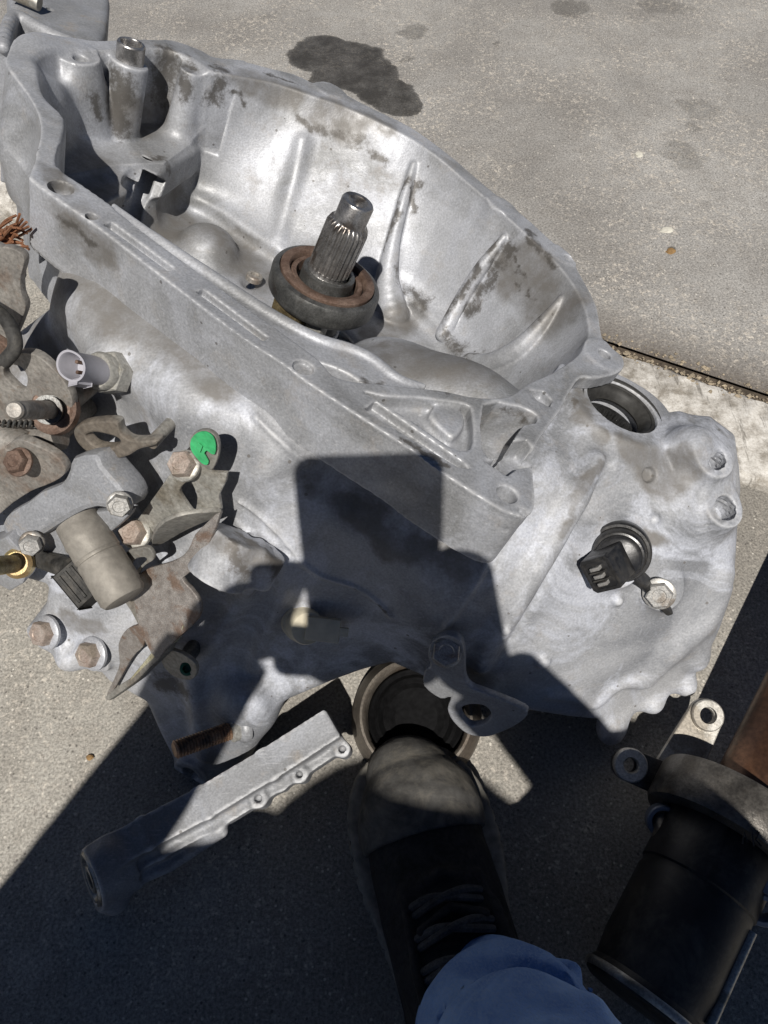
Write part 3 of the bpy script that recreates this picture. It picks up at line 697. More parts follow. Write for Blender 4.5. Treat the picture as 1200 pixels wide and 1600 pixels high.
# lower-left end: bolted bearing cover lumps
for px, py, r in ((75, 990, .0145), (150, 1022, .0145)):
    p, g = on(px, py); case.cyl(p+np.array([0, -.006, 0]), p+np.array([0, .03, 0]), r, r*1.2, .006)
p, g = on(115, 1022); case.ell(p, (.012, .015, .01), .01)
p, g = on(375, 1110); case.ell(p+np.array([0, .004, 0]), (.024, .016, .026), .012)
a = atv(297, 1208, -.095); case.cyl(a, a+np.array([0, .035, 0]), .0145, .0155, .008); case.cyl(a+np.array([0, -.004, 0]), a+np.array([0, .022, 0]), .0072, .0072, .0008, True)
P_ = [on(x, y, .0)[0] for x, y in [(300, 1060), (310, 1120), (320, 1180)]]; case.chain(P_, .004, .012)
def sp_at(l):
    out = []
    for px, py, r in l:
        q, g = hit([case, bell], px, py)
        if q is not None: out.append((*(L2W(q)-np.array(BASE)), r*(.85 if r < .02 else 1)))
    return out
def smear(lines):
    out = []
    for r, *pts in lines:
        P_ = [hit([case, bell], *p)[0] for p in pts]; P_ = [L2W(q)-np.array(BASE) for q in P_ if q is not None]
        for a, b2 in zip(P_[:-1], P_[1:]):
            if np.linalg.norm(a-b2) < .12: out.append((*a, *b2, r))
    return out
spots_b = smear([(.0055, (468, 188), (520, 205), (560, 222), (602, 246)), (.0050, (636, 275), (616, 335), (602, 392)), (.0055, (652, 285), (644, 335)), (.0085, (622, 425), (650, 462), (698, 490)), (.0055, (778, 376), (743, 424), (705, 480)),
                 (.0080, (798, 385), (772, 432), (737, 482)), (.010, (700, 520), (740, 552)), (.0030, (802, 395), (812, 448)), (.0030, (818, 462), (852, 500)), (.0045, (745, 296), (775, 320)), (.0060, (820, 362), (862, 408)),
                 (.012, (188, 125), (192, 200)), (.014, (262, 95), (255, 145)), (.011, (292, 100), (285, 140)), (.011, (345, 110), (335, 150)), (.0080, (150, 155), (150, 182)), (.0045, (360, 150), (380, 158)), (.006, (100, 345), (150, 385)),
                 (.004, (420, 118), (470, 132)), (.005, (240, 245), (262, 268)), (.006, (690, 612), (560, 594)), (.004, (640, 690), (700, 728)), (.005, (800, 640), (826, 660))])
dust_b = smear([(.040, (270, 355), (400, 425)), (.035, (140, 270), (170, 310)), (.035, (620, 555), (730, 565)), (.022, (580, 525), (640, 500)), (.022, (200, 190), (240, 170)), (.030, (810, 420), (865, 490)), (.022, (390, 125), (450, 142)), (.014, (580, 192), (610, 205)),
                (.020, (100, 340), (160, 380)), (.014, (85, 275), (110, 305)), (.012, (270, 300), (400, 385)), (.02, (500, 180), (560, 205))])
dust_shade_c = smear([(.024, (100, 430), (200, 485), (330, 585)), (.018, (985, 700), (1060, 745)), (.012, (1000, 825), (1030, 835)), (.010, (905, 605), (900, 650), (930, 690)), (.016, (360, 850), (420, 885)), (.02, (700, 1050), (740, 1060)), (.022, (140, 745), (165, 760)), (.012, (110, 975), (150, 985)), (.03, (40, 560), (80, 570)), (.008, (935, 738), (880, 832)), (.012, (480, 745), (600, 820), (730, 890))])  # first smear, on the skirt: dirt plus shade of its curve painted in
cast('cast_bell', spots=spots_b, dust=dust_b, rough=.47, metallic=.28, bloom=.35, tone=.95, mid=(.25, .253, .258)); cast('cast_case', dust=dust_shade_c, spots=smear([(.009, (355, 845), (380, 895)), (.008, (372, 835), (395, 850)), (.008, (425, 868), (432, 892)), (.012, (260, 1065), (282, 1078)), (.003, (560, 918), (608, 960)), (.0035, (900, 640), (893, 600))]), grime=(.12, .108, .095), tone=.95, mid=(.225, .232, .247), bloom=.85, rough=.56, metallic=.16, pale=(.415, .42, .435))
field_obj('bell_housing', bell, 'cast_bell', gear, .0003, 14)
field_obj('gear_case', case, 'cast_case', gear, .0005, 14, seed=3)
# ------------------------------------------------------------------ materials of the fitted parts
metal('shaft_steel', (.30, .29, .28), (.42, .41, .40), .32, .85, 120, .2, (.08, .06, .045), .35)
metal('dark_steel', (.085, .086, .084), (.15, .15, .145), .42, .6, 90, .25, (.05, .042, .036), .4)
metal('rusty_steel', (.13, .08, .058), (.20, .142, .112), .62, .35, 110, .35, (.075, .045, .032), .5)
metal('zinc_steel', (.33, .322, .292), (.44, .43, .395), .45, .45, 60, .22, (.19, .165, .125), .45)
metal('dull_bracket', (.22, .212, .192), (.33, .318, .288), .52, .35, 45, .25, (.16, .13, .10), .5)
metal('speckled_bracket', (.20, .18, .165), (.32, .30, .28), .5, .4, 170, .3, (.17, .105, .07), .45)
metal('lever_steel', (.20, .185, .168), (.32, .302, .275), .5, .35, 60, .3, (.18, .128, .095), .5)
metal('copper_bolt', (.40, .31, .255), (.48, .415, .365), .45, .5, 120, .25, (.26, .22, .17), .4)
metal('grey_bolt', (.33, .325, .31), (.45, .44, .42), .42, .5, 120, .25, (.22, .18, .14), .45)
metal('yellow_zinc', (.52, .40, .17), (.60, .52, .33), .35, .7, 120, .2, (.30, .19, .09), .3)
metal('brass', (.30, .235, .12), (.38, .31, .18), .4, .7, 120, .2, (.12, .09, .05), .4)
plain('black_plastic', (.014, .014, .015), .36, 0, 300, .3, .5, .0004, .5, (.06, .056, .05))
plain('dusty_black', (.034, .033, .031), .65, 0, 300, .35, .7, .0006, .3, (.12, .11, .095))
plain('grey_plastic', (.36, .355, .39), .45, 0, 120, .1, .15)
plain('cream_plastic', (.55, .50, .38), .5, 0, 120, .1, .2)
plain('green_paint', (.04, .36, .13), .55, 0, 150, .6, .45, .0008, .3, (.10, .30, .15))
plain('black_rubber', (.030, .029, .027), .6, 0, 200, .3, .5, .0004, .3)
plain('solenoid_paint', (.225, .208, .182), .6, .2, 180, .4, .3, .0008, .4, (.32, .30, .265))
plain('copper_wire', (.30, .14, .075), .5, .5, 200, .2, .4)
cast('cast_cover', tone=.76, film=.75, bloom=.3, wear=False); cast('cast_machined', tone=.9, rough=.45, metallic=.35, wear=False)
def cdir(x, y, z): d = CM@np.array([x, y, z], float); return d/np.linalg.norm(d)
def wp(q): return L2W(np.asarray(q))
def onW(px, py, lift=0.):
    q, g = on(px, py, lift); return L2W(q), dirW(g)
def trace(pts, v, m=3): return crom([W(x, y, v) for x, y in pts], m) if m > 1 else np.array([W(x, y, v) for x, y in pts])
def tr3(pts, m=3): return crom([W(*p) for p in pts], m) if m > 1 else np.array([W(*p) for p in pts])

# ---- input shaft with splines, release bearing, fork
ax_ = GW; S0 = wp((*SH, 0.))
spl = []
def sp_mod(a, r, i):
    amp = sp_amp[i]; s = np.cos(a*24); return r+amp*np.tanh(3*s)
prof = [(.0172, -.10), (.0172, -.052), (.0168, -.05), (.0160, -.049), (.0158, -.046), (.0160, -.0455), (.0160, -.008), (.0150, -.0045), (.0136, -.0025), (.0132, -.002), (.0128, -.001), (.0128, .0135), (.0117, .0150), (.0080, .0150), (.0068, .0138), (.0055, .0135), (.0014, .0085), (.0002, .0084)]
sp_amp = [0, 0, 0, 0, .0002, .0011, .0011, .0007, .0001, 0, 0, 0, 0, 0, 0, 0, 0, 0]
shaft = lathe('input_shaft', prof, S0+GU*.003, GW+GU*.085, 'shaft_steel', gear, 24*8, mod=sp_mod)
tag(shaft, 'bright splined steel input shaft')
bt = wp((*SH, -.051))
rb = lathe('release_bearing', [(.026, -.023), (.0425, -.023), (.0448, -.0205), (.0452, -.018), (.0452, -.006), (.0440, -.0036), (.0420, -.0028), (.0400, -.0025), (.0395, -.006), (.026, -.008)], bt, ax_, 'dark_steel', gear, 72, closed=True)
tag(rb, 'dark steel release bearing ring with rusty face')
lathe('bearing_race', [(.0392, -.006), (.0392, -.0008), (.0372, .0003), (.0325, -.0001), (.0312, -.002), (.0310, -.006)], bt, ax_, 'rusty_steel', rb, 72, closed=True)
lathe('bearing_race', [(.0300, -.008), (.0300, -.004), (.0290, -.003), (.0260, -.0035), (.0255, -.006), (.0252, -.012), (.0290, -.012)], bt, ax_, 'rusty_steel', rb, 72, closed=True)
lathe('guide_sleeve', [(.0172, -.05), (.0172, .002), (.0185, .003), (.0215, .002), (.022, -.002), (.022, -.05)], bt, ax_, 'dark_steel', rb, 60, closed=True)
def onshaft(px, py, w): return wp(atw(px, py, w))
c0 = onshaft(454, 486, -.083); e1 = onshaft(478, 500, -.083)-onshaft(436, 470, -.083); e1 /= np.linalg.norm(e1); e2 = np.cross(GW, e1)
fk = box('release_fork', c0, e1*.0125, e2*.010, GW*.010, 'brass', gear, .0018)
tag(fk, 'tarnished brass coloured fork end under the bearing')
box('fork_finger', onshaft(498, 506, -.084)-e2*.002, e1*.0075, e2*.006, GW*.009, 'zinc_steel', fk, .0015)
tube('fork_clip', [onshaft(x, y, -.080) for x, y in [(474, 500), (477, 490), (486, 488), (496, 492), (505, 500), (512, 510)]], .0022, 'dark_steel', fk, 8)
pv = onshaft(398, 431, -.112); lathe('pivot_plug', [(.0075, -.004), (.0075, .000), (.0065, .001), (.004, .0012), (.0035, -.0005), (.0002, -.0005)], pv, GW, 'lever_steel', gear, 28)
# dowel sleeve in the starter-side boss
dp = wp(atw(203, 92, 0)); ds = lathe('dowel_sleeve', [(.0112, -.012), (.0112, .0115), (.0104, .0125), (.0088, .0125), (.0082, .0115), (.0082, -.010)], dp, GW, 'shaft_steel', gear, 40, closed=True)
tag(ds, 'short bright steel dowel sleeve on the housing rim')
# ragged release lever seen through the window in the floor
A = [atw(x, y, -.115) for x, y in [(212, 288), (222, 276), (236, 272), (250, 282), (246, 296), (234, 300), (238, 330), (226, 336), (224, 312), (214, 300)]]
plate('clutch_lever', L2W(np.array(A)), .006, 'zinc_steel', gear)

# ---- oil seal in the differential bore
sc_ = wp(SEAL+np.array([0, 0, .0030])); os_ = lathe('oil_seal', [(.0335, -.008), (.0336, .0010), (.0325, .0020), (.0300, .0016), (.0285, -.001), (.0262, -.0012), (.0235, -.003), (.0222, -.005), (.0205, -.0085), (.0200, -.010), (.0213, -.012), (.0238, -.010), (.0285, -.012)], sc_, GW, 'black_rubber', gear, 64, closed=True)
tag(os_, 'black rubber oil seal in the round axle bore')
lathe('seal_spring', [(.0268+.0011*math.cos(a), -.0012+.0011*math.sin(a)) for a in np.linspace(0, 6.283, 8, endpoint=False)], sc_, GW, 'black_rubber', os_, 64, closed=True)
plain('oily_steel', (.20, .20, .20), .14, .9, 200, .5, .5)
lathe('side_gear', [(.0283, -.03), (.0283, -.022), (.0262, -.020), (.0215, -.020), (.0200, -.024), (.0200, -.06), (.0283, -.06)], sc_, GW, 'oily_steel', gear, 26*6, closed=True, mod=lambda a, r, i: r+(.0012*np.tanh(3*np.cos(a*26)) if i in (3, 4, 5) else 0))

# ---- speed sensor with plug and clamp bolt
sp, _ = onW(968, 862); sd_ = cdir(-.33, -.20, .92)
ssn = lathe('speed_sensor', [(.0205, -.010), (.0215, -.002), (.0215, .0035), (.0205, .0048), (.0188, .0050), (.0184, .0062), (.0180, .0130), (.0168, .0145), (.0155, .0148), (.0150, .0180), (.0130, .0195), (.0002, .0200)], sp, sd_, 'black_plastic', gear, 56)
tag(ssn, 'glossy black speed sensor with a square plug socket')
ex = cdir(.86, .50, -.1); ez = cdir(-.62, -.42, .66); ey = np.cross(ez, ex); ey /= np.linalg.norm(ey); ex = np.cross(ey, ez)
pc = sp+sd_*.016+cdir(-1, -.75, .1)*.006
hous = box('plug_socket', pc+ez*.004, ex*.0112, ey*.0118, ez*.0125, 'black_plastic', ssn, .002)
rim_o = [pc+ez*.0172+ex*a*.0115+ey*b2*.0121 for a, b2 in ((-1, -.8), (-.8, -1), (.8, -1), (1, -.8), (1, .8), (.8, 1), (-.8, 1), (-1, .8))]
rim_i = [pc+ez*.0172+ex*a*.0090+ey*b2*.0097 for a, b2 in ((-1, -.8), (-.8, -1), (.8, -1), (1, -.8), (1, .8), (.8, 1), (-.8, 1), (-1, .8))]
plate('socket_rim', rim_o, .006, 'black_plastic', ssn, [rim_i], .0004)
for i in range(3): box('terminal', pc+ez*.0180+ey*(i-1)*.0056, ex*.0035, ey*.0012, ez*.0025, 'grey_bolt', ssn, .0003)
for i in range(2): box('divider', pc+ez*.0175+ey*(i-.5)*.0056, ex*.006, ey*.0005, ez*.002, 'dusty_black', ssn, .0002)
bp, _ = onW(1030, 922); ear = crom([sp+(bp-sp)*f_+sd_*.002+cdir(-.5, .85, 0)*s_ for f_, s_ in ((.25, .012), (.6, .0085), (.85, .0145), (1.12, .0135), (1.26, .0), (1.12, -.0135), (.85, -.0145), (.6, -.0085), (.25, -.012))], 3)+sd_*.0055
plate('mounting_ear', ear, .005, 'black_plastic', ssn, bevel=.001)
sb_ = bolt('clamp_bolt', bp+sd_*.0085, sd_, .0082, .0066, 'grey_bolt', ssn, 1.4)

# ---- bolt and lifting eye at the foot of the middle cover
q = [(662, 1072), (664, 1048), (672, 1040), (668, 1022), (676, 1002), (697, 993), (718, 1000), (725, 1020), (726, 1056), (735, 1074), (760, 1084), (800, 1100), (824, 1114), (812, 1130), (782, 1145), (758, 1152), (730, 1147), (708, 1128), (699, 1108), (704, 1090), (688, 1092)]
ho = [(719, 1112), (727, 1103), (745, 1101), (760, 1105), (767, 1117), (758, 1130), (738, 1135), (724, 1126)]
le = plate('lifting_eye', trace(q, -.030, 3), .006, 'cast_machined', gear, [trace(ho, -.030, 3)], .0012); tag(le, 'flat lug with a large open eye at the foot of the case')
b1 = bolt('cover_bolt', W(697, 1018, -.0315), cdir(-.05, .1, 1), .0088, .0075, 'grey_bolt', gear, 1.25); tag(b1, 'large hex bolt at the foot of the middle cover')
# cream sensor plug in shade
cp_, cn = onW(472, 972); ca = cdir(.35, -.15, .9)
pl = lathe('plug_switch', [(.0145, -.006), (.0145, .002), (.0130, .003), (.0125, .014), (.0115, .0158), (.0002, .0162)], cp_, ca, 'cream_plastic', gear, 36); tag(pl, 'cream plastic switch plug beside the shadow edge')
box('plug_tab', cp_+ca*.012+cdir(1, -.12, .1)*.012, cdir(1, -.12, 0)*.012, cdir(.12, 1, 0)*.0082, cdir(0, 0, 1)*.005, 'cream_plastic', pl, .001)
box('plug_key', cp_+ca*.012+cdir(1, -.12, .1)*.026, cdir(1, -.12, 0)*.004, cdir(.12, 1, 0)*.003, cdir(0, 0, 1)*.003, 'cream_plastic', pl, .0006)

# ---- reversing switch (grey plug) on the left shoulder
r0, _ = onW(176, 583); r1 = W(112, 572, -.045); ra = r1-r0; rl = np.linalg.norm(ra); ra /= rl
sw = lathe('reverse_switch', [(.0120, -.004), (.0120, .006), (.0112, .007)], r0, ra, 'zinc_steel', gear, 36, mod=hexmod); tag(sw, 'grey reversing switch with an open oval socket on the left shoulder')
lathe('switch_collar', [(.0115, .007), (.0118, .012), (.0105, .014)], r0, ra, 'zinc_steel', sw, 36)
lathe('switch_socket', [(.0092, .012), (.0095, .016), (.0095, rl), (.0100, rl+.0008), (.0086, rl+.0008), (.0082, rl-.001), (.0080, rl-.014), (.0002, rl-.014)], r0, ra, 'grey_plastic', sw, 40, up=(0, 0, 1), mod=lambda a, r, i: r*(1+.14*np.cos(2*a)))
for i in (-1, 1): tube('terminal', [r0+ra*(rl-.014)+cdir(0, 1, .2)*.003*i, r0+ra*(rl-.004)+cdir(0, 1, .2)*.003*i], .0012, 'rusty_steel', sw, 8)
box('socket_rail', r0+ra*(rl*.75)+cdir(0, -1, .3)*.0102, ra*.006, cdir(0, -1, .3)*.0015, np.cross(ra, cdir(0, -1, .3))*.003, 'grey_plastic', sw, .0006)

# ---- hanger eye (cast loop) below the switch
q = [(114, 674), (125, 663), (150, 658), (181, 659), (188, 676), (204, 688), (242, 688), (243, 696), (217, 703), (200, 713), (171, 719), (142, 711), (121, 693)]
ho = [(134, 680), (150, 676), (179, 683), (187, 691), (175, 699), (150, 697), (138, 688)]
he = plate('hanger_eye', trace(q, -.052, 4), .0075, 'dull_bracket', gear, [trace(ho, -.052, 4)], .0016); tag(he, 'grey oval hanger loop standing off the case')

# ---- cable bracket with green daub
z5 = lambda l: [(180+a/4, 660+b2/4) for a, b2 in l]
vb = -.052
q = z5([(105, 655), (260, 440), (415, 220), (500, 178), (575, 265), (605, 312), (700, 318), (690, 372), (648, 455), (662, 548), (420, 590), (310, 625), (262, 700), (232, 745), (160, 765), (112, 720)])
ho = z5([(455, 368), (402, 425), (440, 500), (492, 560), (512, 470), (480, 385)])
cb = plate('cable_bracket', trace(q, vb, 1), .003, 'zinc_steel', gear, [trace(ho, vb, 3)], .0006); tag(cb, 'stamped steel cable bracket with slots and folded ears')
q = z5([(462, 150), (470, 96), (512, 58), (572, 52), (626, 84), (648, 150), (636, 235), (600, 300), (540, 268), (492, 215)])
tb = plate('bracket_ear', trace(q, vb-.006, 3), .003, 'dull_bracket', cb, bevel=.0006)
q = z5([(468, 150), (474, 104), (510, 68), (562, 60), (608, 90), (628, 146), (622, 200), (596, 196), (572, 178), (556, 200), (582, 245), (572, 268), (538, 256), (500, 214), (478, 184)])
gd = plate('green_daub', trace(q, vb-.0085, 2), .0012, 'green_paint', tb, bevel=.0003); tag(gd, 'bright green paint daub on the bracket ear')
for a_ in ([(520, 130), (545, 150), (530, 190), (505, 165)],): plate('daub_mark', trace(z5(a_), vb-.0098, 1), .0006, 'green_paint', gd, bevel=.0002)
bolt('bracket_bolt', W(290, 728, vb-.002), cdir(-.25, .15, .95), .0072, .0085, 'copper_bolt', cb, 1.35, 'zinc_steel')
bolt('bracket_bolt', W(214, 834, vb-.004), cdir(-.25, .15, .95), .0078, .010, 'copper_bolt', cb, 1.35, 'zinc_steel')
# folded flap, body and bent straps
q = [W(*p) for p in [(238, 850, -.058), (240, 832, -.068), (258, 818, -.074), (290, 806, -.070), (320, 800, -.062), (345, 797, -.054), (343, 806, -.052), (312, 822, -.056), (282, 838, -.058), (258, 850, -.057)]]
plate('bracket_flap', crom(q, 2), .003, 'dull_bracket', cb, bevel=.0006)
q = [(346, 799), (326, 850), (305, 888), (284, 904), (297, 920), (312, 944), (308, 968), (284, 992), (260, 1014), (246, 1030), (228, 1004), (216, 975), (209, 940), (206, 914), (214, 900), (232, 888), (262, 880), (286, 868), (298, 850), (304, 836), (325, 815)]
lb = plate('bracket_body', tr3([(x, y, -.058-.000155*(y-800)) for x, y in q], 2), .0035, 'speckled_bracket', cb, bevel=.0008); tag(lb, 'rust speckled lower body of the cable bracket')
st_ = lambda l, r, m_, n_='strap': tube(n_, crom([W(*p) for p in l], 4, False), r, m_, cb, 8)
q = [(183, 905, -.070), (183, 886, -.074), (192, 868, -.076), (208, 860, -.074), (236, 852, -.070), (246, 868, -.070), (226, 884, -.074), (214, 900, -.076), (212, 930, -.078), (220, 955, -.078), (222, 985, -.078), (205, 955, -.076), (190, 925, -.072)]
plate('strap', tr3(q, 3), .003, 'dull_bracket', cb, [tr3([(201, 895, -.074), (204, 880, -.076), (222, 872, -.074), (228, 876, -.074), (212, 892, -.075), (206, 905, -.075)], 3)], .0006)
q = [(186, 1006, -.082), (196, 985, -.083), (218, 978, -.085), (226, 990, -.086), (224, 1010, -.086), (205, 1030, -.086), (170, 1092, -.087), (166, 1085, -.087), (178, 1060, -.086), (188, 1035, -.084)]
plate('strap', tr3(q, 3), .003, 'speckled_bracket', cb, bevel=.0006)
metal('bare_zinc', (.50, .48, .33), (.58, .56, .42), .35, .5, 90, .25, (.3, .26, .14), .35)
q = [(243, 1013, -.088), (247, 1016, -.089), (232, 1045, -.091), (206, 1068, -.092), (201, 1064, -.092), (220, 1040, -.090)]
plate('strap', tr3(q, 3), .004, 'bare_zinc', cb, bevel=.001)
q = [(262, 1010, -.086), (282, 985, -.086), (286, 978, -.086), (280, 995, -.087), (268, 1008, -.087)]
plate('strap', tr3(q, 3), .003, 'bare_zinc', cb, bevel=.0006)
q = [(166, 1088, -.090), (180, 1074, -.091), (198, 1062, -.092), (262, 1006, -.089), (270, 1000, -.088), (262, 1018, -.090), (212, 1064, -.094), (190, 1080, -.094), (172, 1094, -.092)]
plate('strap', tr3(q, 1), .006, 'dull_bracket', cb, bevel=.001)
q = [(252, 1026, -.085), (262, 1016, -.086), (285, 1022, -.088), (305, 1038, -.090), (307, 1054, -.090), (296, 1063, -.090), (272, 1058, -.088), (256, 1042, -.086)]
ft = plate('bracket_foot', tr3(q, 3), .003, 'dull_bracket', cb, [crom([W(x, y, -.0885) for x, y in [(283, 1038), (294, 1036), (300, 1045), (293, 1053), (284, 1049)]], 3)], .0006)
plain('dark_green', (.01, .10, .045), .4, 0, 200, .2, .3); lathe('rubber_bush', [(.005, -.003), (.005, .0005), (.003, .001), (.0025, -.002), (.0002, -.002)], W(292, 1045, -.088), cdir(0, 0, 1), 'dark_green', ft, 20)

# ---- shift cover, solenoid and plug
q = [(2, 818), (14, 800), (40, 785), (62, 768), (92, 756), (104, 738), (112, 715), (150, 708), (160, 726), (176, 745), (194, 768), (200, 790), (186, 800), (150, 794), (118, 806), (88, 824), (58, 842), (30, 846), (8, 838)]
sv = plate('shift_cover', tr3([(x, y, -.062-.00012*(y-700)) for x, y in q], 2), .022, 'cast_cover', gear, bevel=.004); tag(sv, 'cast aluminium shift cover behind the solenoid')
q = [(40, 850), (60, 838), (95, 812), (150, 800), (196, 796), (200, 806), (175, 830), (130, 858), (100, 870), (60, 872)]
plate('solenoid_flange', tr3([(x, y, -.068-.00010*(y-800)) for x, y in q], 2), .008, 'cast_cover', sv, bevel=.0015)
s_a, s_b = W(136, 838, -.078), W(196, 938, -.098); sa = s_b-s_a; sL = np.linalg.norm(sa)
so_ = lathe('solenoid', [(.0146, -.012), (.0153, .0), (.0156, sL*.06), (.0151, sL*.08), (.0154, sL*.28), (.0146, sL*.30), (.0145, sL*.33), (.0154, sL*.345), (.0154, sL*.80), (.0149, sL*.83), (.0151, sL*.92), (.0133, sL*.98), (.010, sL), (.006, sL*1.01), (.0002, sL*1.01)], s_a, sa, 'solenoid_paint', gear, 48); tag(so_, 'tan cylindrical solenoid on the shift cover')
k0, k1 = W(108, 888, -.090), W(148, 936, -.098); kd = (k1-k0); kl = np.linalg.norm(kd); kd /= kl; kx = np.cross(kd, cdir(0, 0, 1)); kx /= np.linalg.norm(kx); kz = np.cross(kx, kd)
kp = box('solenoid_plug', (k0+k1)/2, kx*.0085, kd*kl*.5, kz*.009, 'dusty_black', so_, .0014)
for i in (-1, 0, 1): box('plug_rib', (k0+k1)/2+kz*.0092+kx*.005*i, kx*.0008, kd*kl*.4, kz*.0008, 'dusty_black', so_, .0003)
tube('solenoid_lead', [W(62, 872, -.075), W(90, 882, -.082), W(112, 888, -.088)], .007, 'dusty_black', so_, 12)
bolt('cover_screw', W(187, 787, -.078), cdir(.25, -.25, .9), .0060, .008, 'grey_bolt', sv, 1.3)
bolt('cover_screw', W(50, 848, -.086), cdir(.2, -.3, .9), .0062, .008, 'grey_bolt', sv, 1.3)
# end-cover bolts and the stud at the picture's left
for px, py in ((74, 988), (146, 1021)):
    p_, g_ = onW(px, py); bb = bolt('end_cover_bolt', p_, cdir(-.45, -.05, .9), .0085, .0095, 'copper_bolt', gear, 1.55, 'cast_machined')
q = [(-20, 850), (12, 838), (30, 858), (46, 888), (36, 912), (16, 924), (-20, 905)]
sb2 = plate('stud_lug', trace(q, -.085, 1), .014, 'cast_machined', gear, bevel=.0015); tag(sb2, 'square aluminium lug holding a yellow stud')
def threaded(name, a, b2, r, mat, parent, pitch=.0016, amp=.0005):
    d = np.asarray(b2)-np.asarray(a); L = np.linalg.norm(d); n = int(L/pitch*4); pr = [(r*.7, -.0005)]
    for i in range(n): pr.append((r-amp*(1 if i % 4 >= 2 else -.2), L*i/n))
    pr += [(r*.8, L), (.0002, L)]
    return lathe(name, pr, a, d, mat, parent, 24)
ys = threaded('yellow_stud', W(30, 880, -.086), W(-22, 886, -.118), .0062, 'yellow_zinc', sb2); lathe('nut_collar', [(.0105, -.002), (.0105, .003), (.008, .005)], W(30, 880, -.088), W(-22, 886, -.118)-W(30, 880, -.086), 'yellow_zinc', sb2, 28)
# rusty stud on the lower lug
a0, a1 = W(376, 1136, -.080), W(272, 1172, -.120); metal('stud_rust', (.27, .15, .09), (.40, .27, .18), .5, .5, 150, .3, (.05, .042, .04), .6)
rs = threaded('rusty_stud', a0, a1, .0066, 'stud_rust', gear, .0024, .0009); tag(rs, 'rusty threaded stud sticking out of the lower lug')
lathe('washer', [(.0125, -.004), (.0125, .0), (.011, .002), (.009, .0035)], a0, a1-a0, 'cast_machined', rs, 30); lathe('stud_nut', [(.0090, .003), (.0092, .008), (.0075, .009)], a0, a1-a0, 'zinc_steel', rs, 30)

# ---- shift linkage at the left edge: levers, disc and pin
q = [(-30, 392), (0, 386), (16, 387), (32, 395), (38, 408), (32, 434), (33, 458), (40, 478), (34, 500), (20, 530), (-4, 552), (-40, 550)]
lv1 = plate('shift_lever', tr3([(x, y, -.030) for x, y in q], 3), .005, 'lever_steel', gear, bevel=.0007); tag(lv1, 'weathered shift lever arm with a rusty face')
q = [(-30, 575), (0, 566), (12, 555), (38, 550), (60, 557), (84, 578), (104, 603), (113, 628), (109, 655), (94, 672), (70, 668), (52, 682), (30, 692), (-30, 700)]
ho = [(8, 574), (30, 572), (42, 588), (40, 606), (30, 610), (16, 598), (6, 586)]
lv2 = plate('selector_plate', tr3([(x, y, -.048) for x, y in q], 3), .006, 'lever_steel', gear, [tr3([(x, y, -.048) for x, y in ho], 3)], .0007); tag(lv2, 'weathered selector plate with a hole and a steel pin')
dc = W(84, 640, -.050); pa = W(24, 641, -.095)-dc; pL = np.linalg.norm(pa)
lathe('rusty_disc', [(.0155, -.004), (.0155, .001), (.0140, .0022), (.0115, .0014), (.0095, .0022), (.0002, .0022)], dc, cdir(-.15, .05, 1), 'rusty_steel', lv2, 40)
pn = lathe('pin', [(.0056, 0), (.0056, pL*.62), (.0050, pL*.66), (.0052, pL*.70), (.0052, pL*.97), (.004, pL), (.0002, pL)], dc, pa, 'lever_steel', lv2, 24)
lathe('pin_head', [(.0046, 0), (.0050, .0008), (.0040, .0022), (.0002, .0024)], dc+pa, pa, 'lever_steel', lv2, 20)
kn = tube('knuckle', [W(42, 690, -.052), W(94, 680, -.046)], .0095, 'lever_steel', lv2, 18)
tube('knuckle', [W(0, 685, -.060), W(40, 700, -.060)], .011, 'lever_steel', lv2, 18)
q = [(-40, 705), (0, 702), (26, 686), (52, 694), (84, 710), (102, 730), (98, 744), (78, 756), (48, 768), (20, 786), (-40, 825)]
lv3 = plate('shift_lever', tr3([(x, y, -.070) for x, y in q], 3), .006, 'lever_steel', gear, bevel=.0008); tag(lv3, 'broad weathered lever lobe above the shift cover')
q = [(-30, 520), (10, 540), (18, 555), (10, 566), (-30, 572)]
plate('link_clip', trace(q, -.052, 3), .005, 'rusty_steel', lv2, bevel=.001)

q = [(-30, 600), (6, 612), (40, 640), (60, 668), (52, 700), (20, 712), (-30, 706)]
plate('backing_plate', tr3([(x, y, -.036) for x, y in q], 3), .005, 'speckled_bracket', lv2, bevel=.0007)
for k_ in range(2): lathe('lock_washer', [(.0062, 0), (.0088, 0), (.0088, .0016), (.0062, .0016)], dc+pa*(.06+.1*k_)/1.0, pa, 'dark_steel', lv2, 24, closed=True)
sprg = [W(-6+60*t_, 662+14*math.cos(t_*44)*.35, -.058-.004*math.sin(t_*44)) for t_ in np.linspace(0, 1, 120)]
tube('return_spring', sprg, .0009, 'dark_steel', lv2, 6)
bolt('lever_bolt', W(30, 722, -.078), cdir(-.2, .1, .95), .0065, .006, 'rusty_steel', lv3, 1.4)
tube('gear_cable', crom([W(-30, 470, -.045), W(10, 500, -.050), W(24, 540, -.056), W(6, 566, -.060)], 5, False), .0042, 'dusty_black', gear, 12)
def post(px, py, v, r, mat, par, name='pivot_post', depth=.09):
    a = W(px, py, v+.003); tube(name, [a, a+GV*depth*.5, a+GV*depth], r, mat, par, 16)      # carries the part on the case behind it
post(-60, 470, -.030, .008, 'dark_steel', lv1, depth=.05); post(80, 640, -.048, .010, 'lever_steel', lv2); post(20, 660, -.036, .007, 'dark_steel', lv2)
post(30, 722, -.070, .009, 'lever_steel', lv3, depth=.07); post(236, 693, -.050, .004, 'dull_bracket', he, 'hanger_foot', .04); post(14, 880, -.085, .010, 'cast_machined', sb2, 'lug_root', .06)
